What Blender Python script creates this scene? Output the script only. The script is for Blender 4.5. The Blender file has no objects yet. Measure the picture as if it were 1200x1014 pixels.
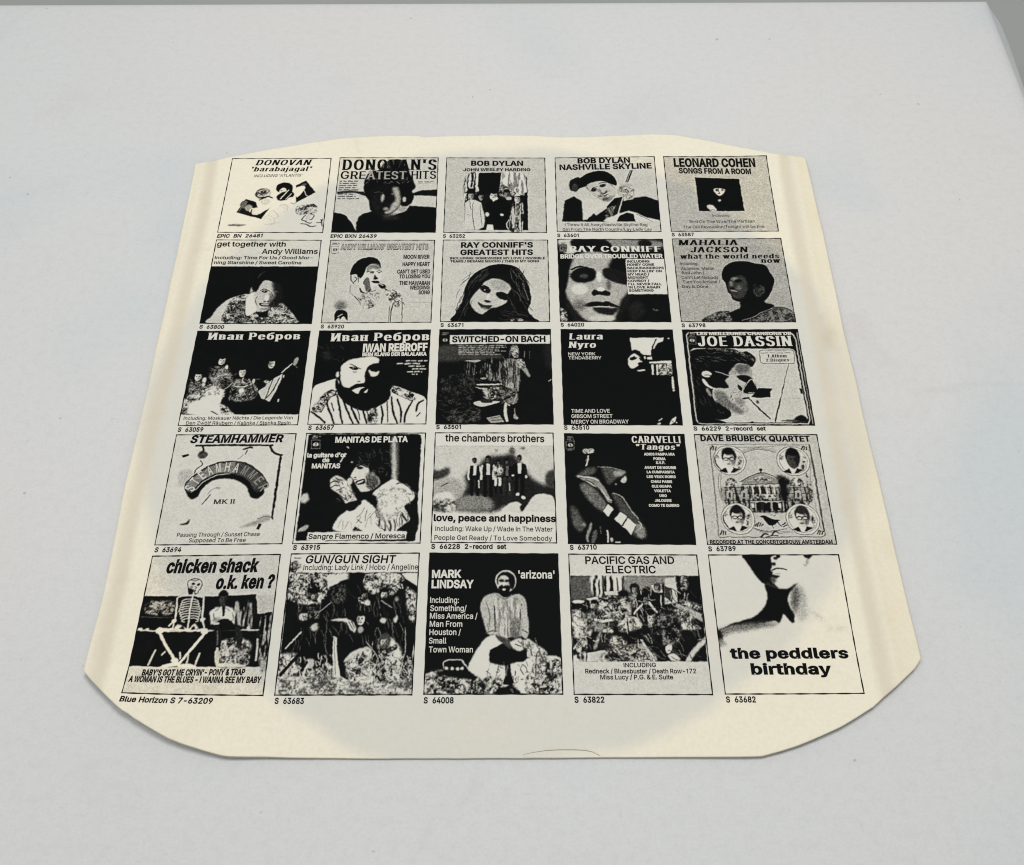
# Paper inner sleeve of an LP, printed with 25 small adverts, lying on a white covered board.
import bpy, math, numpy as np
from mathutils import Vector
from mathutils.geometry import delaunay_2d_cdt

scene = bpy.context.scene
MM = 0.001
# ------------------------------------------------------------------ camera, world, lamps
cam_d = bpy.data.cameras.new("camera"); cam = bpy.data.objects.new("camera", cam_d)
scene.collection.objects.link(cam); scene.camera = cam
cam.location = (8.4238*MM, -245.6459*MM, 355.1552*MM)
cam.rotation_euler = (0.5486, 0.0039, -0.0005)
cam_d.sensor_width = 36; cam_d.lens = 1164.2364/1200*36
cam_d.clip_start = 0.01; cam_d.clip_end = 20

world = bpy.data.worlds.new("World"); scene.world = world; world.use_nodes = True
wb = world.node_tree.nodes["Background"]
wb.inputs[0].default_value = (1.0, 0.993, 0.99, 1); wb.inputs[1].default_value = 0.42

def area(name, loc, target, size, power, col, size_y=None):
    d = bpy.data.lights.new(name, 'AREA'); d.energy = power; d.color = col; d.size = size
    if size_y: d.shape = 'RECTANGLE'; d.size_y = size_y
    o = bpy.data.objects.new(name, d); scene.collection.objects.link(o)
    o.location = loc
    o.rotation_euler = (Vector(target) - Vector(loc)).to_track_quat('-Z', 'Y').to_euler()
    return o
area("studio_lamp", (0.10, 0.16, 0.95), (0.02, 0, 0), 0.30, 4.5, (1.0, 0.985, 0.95))
area("fill_lamp", (-0.75, 0.15, 1.4), (0, 0, 0), 0.5, 4.1, (0.96, 0.985, 1.0))

scene.cycles.filter_width = 1.15
scene.view_settings.view_transform = 'Standard'; scene.view_settings.look = 'None'
scene.view_settings.exposure = 0; scene.view_settings.gamma = 1; scene.view_settings.use_curve_mapping = False

# ------------------------------------------------------------------ helpers
def srgb(r, g, b):
    f = lambda c: (c/255/12.92 if c/255 <= .04045 else ((c/255+.055)/1.055)**2.4)
    return (f(r), f(g), f(b), 1)

class NT:
    """small helper for node trees"""
    def __init__(s, name):
        s.m = bpy.data.materials.new(name); s.m.use_nodes = True; s.t = s.m.node_tree
        s.b = s.t.nodes["Principled BSDF"]; s.co = s.t.nodes.new("ShaderNodeTexCoord").outputs["Object"]
    def n(s, typ, **kw):
        x = s.t.nodes.new(typ)
        for k, v in kw.items(): setattr(x, k, v)
        return x
    def put(s, sock, v):
        if isinstance(v, bpy.types.NodeSocket): s.t.links.new(v, sock)
        else: sock.default_value = v
    def noise(s, scale, detail=3, rough=.5, vec=None, dist=0):
        x = s.n("ShaderNodeTexNoise"); s.put(x.inputs["Vector"], vec or s.co)
        x.inputs["Scale"].default_value = scale; x.inputs["Detail"].default_value = detail
        x.inputs["Roughness"].default_value = rough; x.inputs["Distortion"].default_value = dist
        return x.outputs[0]
    def math(s, op, a, b=0.0, c=0.0, clamp=False):
        x = s.n("ShaderNodeMath", operation=op, use_clamp=clamp)
        s.put(x.inputs[0], a); s.put(x.inputs[1], b); s.put(x.inputs[2], c); return x.outputs[0]
    def ramp(s, v, a, b, lo=0.0, hi=1.0):
        x = s.n("ShaderNodeMapRange", interpolation_type='SMOOTHSTEP'); s.put(x.inputs[0], v)
        for i, q in enumerate((a, b, lo, hi)): x.inputs[i+1].default_value = q
        return x.outputs[0]
    def mix(s, f, a, b, blend='MIX'):
        x = s.n("ShaderNodeMix", data_type='RGBA', blend_type=blend); s.put(x.inputs[0], f)
        s.put(x.inputs[6], a); s.put(x.inputs[7], b); return x.outputs[2]
    def scaled(s, v):
        x = s.n("ShaderNodeMapping"); x.inputs["Scale"].default_value = v; s.t.links.new(s.co, x.inputs[0]); return x.outputs[0]
    def bump(s, h, dist, strength=1.0):
        x = s.n("ShaderNodeBump"); x.inputs["Strength"].default_value = strength; x.inputs["Distance"].default_value = dist
        s.t.links.new(h, x.inputs["Height"]); s.t.links.new(x.outputs[0], s.b.inputs["Normal"])

def new_mesh(name, verts, faces, mat, parent=None, smooth=False):
    me = bpy.data.meshes.new(name); me.from_pydata([tuple(v) for v in verts], [], faces); me.update()
    if smooth: me.shade_smooth()
    me.materials.append(mat)
    o = bpy.data.objects.new(name, me); scene.collection.objects.link(o)
    if parent: o.parent = parent
    return o

# ------------------------------------------------------------------ the paper's own colour (yellowed rim, greyer disc where the record lay)
def paper_colour(t):
    sep = t.n("ShaderNodeSeparateXYZ"); t.t.links.new(t.co, sep.inputs[0])
    X, Y = sep.outputs[0], sep.outputs[1]
    dx = t.math('SUBTRACT', X, 3*MM); dy = t.math('SUBTRACT', Y, -13*MM)
    r = t.math('SQRT', t.math('ADD', t.math('MULTIPLY', dx, dx), t.math('MULTIPLY', dy, dy)))
    r = t.math('ADD', r, t.math('MULTIPLY', t.math('SUBTRACT', t.noise(14, 3), .5), 22*MM))
    edge = t.ramp(r, 147*MM, 157*MM)
    grey, cream = srgb(214, 213, 203), srgb(236, 230, 210)
    col = t.mix(edge, grey, cream)
    # side seams: slightly browner long bands where the glued flaps lie under the front
    wob = t.math('MULTIPLY', t.math('SUBTRACT', t.noise(9, 2), .5), 7*MM)
    ax = t.math('ADD', t.math('ABSOLUTE', X), wob)
    seam = t.math('MULTIPLY', t.ramp(ax, 138*MM, 142*MM), t.ramp(ax, 143*MM, 149*MM, 1, 0))
    col = t.mix(t.math('MULTIPLY', seam, .7), col, srgb(213, 203, 182))
    seam2 = t.math('MULTIPLY', t.ramp(ax, 147*MM, 149*MM), t.ramp(ax, 149*MM, 152*MM, 1, 0))
    col = t.mix(t.math('MULTIPLY', seam2, .35), col, srgb(224, 212, 186))
    rim = t.math('MULTIPLY', t.ramp(t.math('ADD', X, wob), 145*MM, 153*MM), t.ramp(t.noise(30, 3), .3, .7, .25, .65))
    col = t.mix(rim, col, srgb(226, 214, 183))
    # blotches and foxing
    col = t.mix(t.math('MULTIPLY', t.ramp(t.noise(22, 4, .6), .5, .72), .35), col, srgb(226, 217, 196))
    col = t.mix(t.math('MULTIPLY', t.ramp(t.noise(60, 3, .6), .62, .75), .18), col, srgb(205, 190, 160))
    # a thumb-worn smudge on the right margin
    ex = t.math('SUBTRACT', X, 147*MM); ey = t.math('SUBTRACT', Y, 20*MM)
    d = t.math('SQRT', t.math('ADD', t.math('MULTIPLY', ex, ex), t.math('MULTIPLY', t.math('MULTIPLY', ey, ey), .12)))
    d = t.math('ADD', d, t.math('MULTIPLY', t.noise(120, 3), 6*MM))
    col = t.mix(t.math('MULTIPLY', t.ramp(d, 3*MM, 8*MM, 1, 0), .4), col, srgb(190, 172, 140))
    fib = t.noise(620, 3, .7)
    col = t.mix(t.math('MULTIPLY', t.ramp(fib, .35, .7), .17), col, srgb(200, 192, 172))
    return col

def paper_bump(t):
    a = t.noise(1500, 3, .7); b = t.noise(45, 4, .55)
    t.bump(t.math('ADD', t.math('MULTIPLY', a, .05), t.math('MULTIPLY', b, .5)), 0.0008, .5)

pm = NT("aged_paper"); pm.put(pm.b.inputs["Base Color"], paper_colour(pm)); pm.b.inputs["Roughness"].default_value = .78
pm.b.inputs["Specular IOR Level"].default_value = .25; paper_bump(pm); M_PAPER = pm.m

pr = NT("printed_paper")
at = pr.n("ShaderNodeAttribute", attribute_name="tone"); tone = at.outputs["Fac"]
ink = (0.0035, 0.004, 0.0042, 1)
mul = pr.ramp(tone, 0, 1); mul = tone
pr.put(pr.b.inputs["Base Color"], pr.mix(mul, ink, paper_colour(pr)))
pr.put(pr.b.inputs["Roughness"], pr.ramp(tone, 0, 1, .55, .78)); pr.put(pr.b.inputs["Specular IOR Level"], pr.ramp(tone, 0, .5, .03, .25))
paper_bump(pr); M_PRINT = pr.m

ik = NT("black_ink"); ik.put(ik.b.inputs["Base Color"], ik.mix(ik.math('MULTIPLY', ik.ramp(ik.noise(700, 3, .7), .45, .8), .35), (0.004, 0.0045, 0.005, 1), (0.03, 0.03, 0.03, 1)))
ik.b.inputs["Roughness"].default_value = .6; ik.b.inputs["Specular IOR Level"].default_value = .05; M_INK = ik.m

# ------------------------------------------------------------------ setting: covered board, its hanging cover, grey floor
sh = NT("white_vinyl_cover")
base = sh.mix(sh.ramp(sh.noise(3.2, 2), .35, .65), srgb(214, 213, 211), srgb(211, 213, 213))
base = sh.mix(sh.math('MULTIPLY', sh.ramp(sh.noise(6.5, 3), .52, .7), .6), base, srgb(196, 206, 209))
base = sh.mix(sh.math('MULTIPLY', sh.ramp(sh.noise(19, 4, .6), .58, .74), .25), base, srgb(200, 198, 194))
base = sh.mix(sh.math('MULTIPLY', sh.ramp(sh.noise(260, 3, .7), .40, .75), .14), base, srgb(176, 176, 176))
base = sh.mix(sh.math('MULTIPLY', sh.ramp(sh.noise(95, 4, .65, sh.scaled((.55, 1, 1))), .70, .80), .35), base, srgb(165, 165, 162))
base = sh.mix(sh.math('MULTIPLY', sh.ramp(sh.noise(170, 2, .5), .75, .775), .4), base, srgb(120, 120, 118))
base = sh.mix(sh.math('MULTIPLY', sh.ramp(sh.noise(900, 2, .6), .35, .75), .16), base, srgb(182, 182, 182))
base = sh.mix(sh.math('MULTIPLY', sh.ramp(sh.noise(330, 2, .6), .66, .78), .22), base, srgb(170, 170, 168))
base = sh.mix(sh.math('MULTIPLY', sh.ramp(sh.noise(40, 3, .6, sh.scaled((.18, 1, 1))), .66, .8), .28), base, srgb(178, 177, 172))
base = sh.mix(sh.math('MULTIPLY', sh.ramp(sh.noise(11, 5, .7, sh.scaled((1, .5, 1)), 1.2), .60, .72), .18), base, srgb(188, 180, 176))
sh.put(sh.b.inputs["Base Color"], base); sh.b.inputs["Roughness"].default_value = .62; sh.b.inputs["Specular IOR Level"].default_value = .3
sh.bump(sh.math('ADD', sh.math('MULTIPLY', sh.noise(420, 2, .6, sh.scaled((.35, 1, 1))), .35), sh.math('MULTIPLY', sh.noise(30, 3), .4)), 0.0006, .5)
M_SHEET = sh.m

def rounded_board():
    """board top 0..; right edge x=278 mm, back edge y=258.5 mm, both rolled over and hanging down"""
    prof = [(-1000, 0), (-24, 0), (-10, -.05), (-6, -.3), (-3, -1.0), (-1, -2.2), (0, -3.6), (2, -5.6), (6, -9.4), (10, -13), (12.5, -17), (13.5, -28), (14.5, -44)]
    xs = [(279.8+a, z) for a, z in prof]; ys = [(261.7+a, z) for a, z in prof]
    rnd = np.random.RandomState(4)
    verts, faces = [], []
    # interior lines for a slightly uneven cover
    gx = [(-700 + i*40., 0.) for i in range(24)] + xs[1:]; gy = [(-620 + i*40., 0.) for i in range(21)] + ys[1:]
    for j, (y, zy) in enumerate(gy):
        for i, (x, zx) in enumerate(gx):
            z = -math.hypot(zx, zy) if (zx < -3 and zy < -3) else min(zx, zy)
            k = max(0., min(1., -zx/20)); f = 2.6*k*math.sin(y*.06+1)+1.4*k*math.sin(y*.13)
            verts.append(((x+f)*MM, y*MM, z*MM))
    n = len(gx)
    for j in range(len(gy)-1):
        for i in range(n-1): faces.append((j*n+i, j*n+i+1, (j+1)*n+i+1, (j+1)*n+i))
    return verts, faces
v, f = rounded_board()
board = new_mesh("table_surface", v, f, M_SHEET, smooth=True); board["kind"] = "structure"
board["label"] = "white vinyl covered table top with a rounded edge"

fl = NT("grey_floor_paint")
fl.put(fl.b.inputs["Base Color"], fl.mix(fl.ramp(fl.noise(7, 4), .3, .7), srgb(152, 156, 154), srgb(160, 163, 160)))
fl.b.inputs["Roughness"].default_value = .6; fl.bump(fl.noise(300, 3), .0005, .4)
floor = new_mesh("floor", [(-3, -3, -.056), (3, -3, -.056), (3, 3, -.056), (-3, 3, -.056)], [(0, 1, 2, 3)], fl.m)
floor["kind"] = "structure"

# ------------------------------------------------------------------ the record sleeve
OUTLINE = [[-151.5,129.1],[-142.7,131.0],[-134.2,134.2],[-113.8,139.5],[-92.7,144.3],[-79.8,146.9],[-62.5,148.3],[-49.4,148.6],[-39.8,148.5],[-38.9,147.4],[-23.3,148.0],[-1.5,148.8],[16.0,148.6],[31.2,147.4],[46.4,147.6],[63.9,148.8],[79.3,149.6],[90.1,149.0],[102.8,145.6],[117.4,140.9],[129.8,137.0],[140.5,133.8],[154.0,131.3],[154.3,107.7],[154.7,79.5],[154.6,50.8],[154.2,22.9],[154.9,-3.7],[154.9,-19.7],[155.1,-38.1],[155.7,-57.4],[155.8,-81.8],[156.0,-100.3],[156.2,-111.9],[156.5,-122.1],[156.6,-127.0],[153.7,-130.5],[145.8,-136.9],[140.8,-140.6],[135.7,-144.7],[129.4,-148.2],[123.1,-151.6],[114.7,-155.1],[106.8,-158.2],[100.6,-160.0],[93.9,-161.7],[84.1,-161.8],[66.4,-161.8],[48.6,-161.8],[33.8,-161.9],[19.0,-162.0],[-4.8,-162.1],[-28.6,-162.1],[-46.4,-162.1],[-64.2,-161.9],[-78.9,-161.7],[-92.7,-161.6],[-99.7,-159.9],[-107.3,-157.8],[-113.9,-155.4],[-119.8,-152.3],[-124.1,-149.9],[-126.7,-148.6],[-128.2,-147.4],[-129.8,-146.8],[-133.0,-144.7],[-139.7,-139.2],[-145.1,-134.5],[-148.1,-131.7],[-148.2,-129.3],[-148.0,-117.1],[-147.7,-102.7],[-148.6,-81.2],[-149.5,-50.9],[-149.1,-27.5],[-149.0,-7.8],[-149.4,10.4],[-149.5,21.7],[-149.8,41.4],[-150.2,66.1],[-150.7,94.9]]
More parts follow.
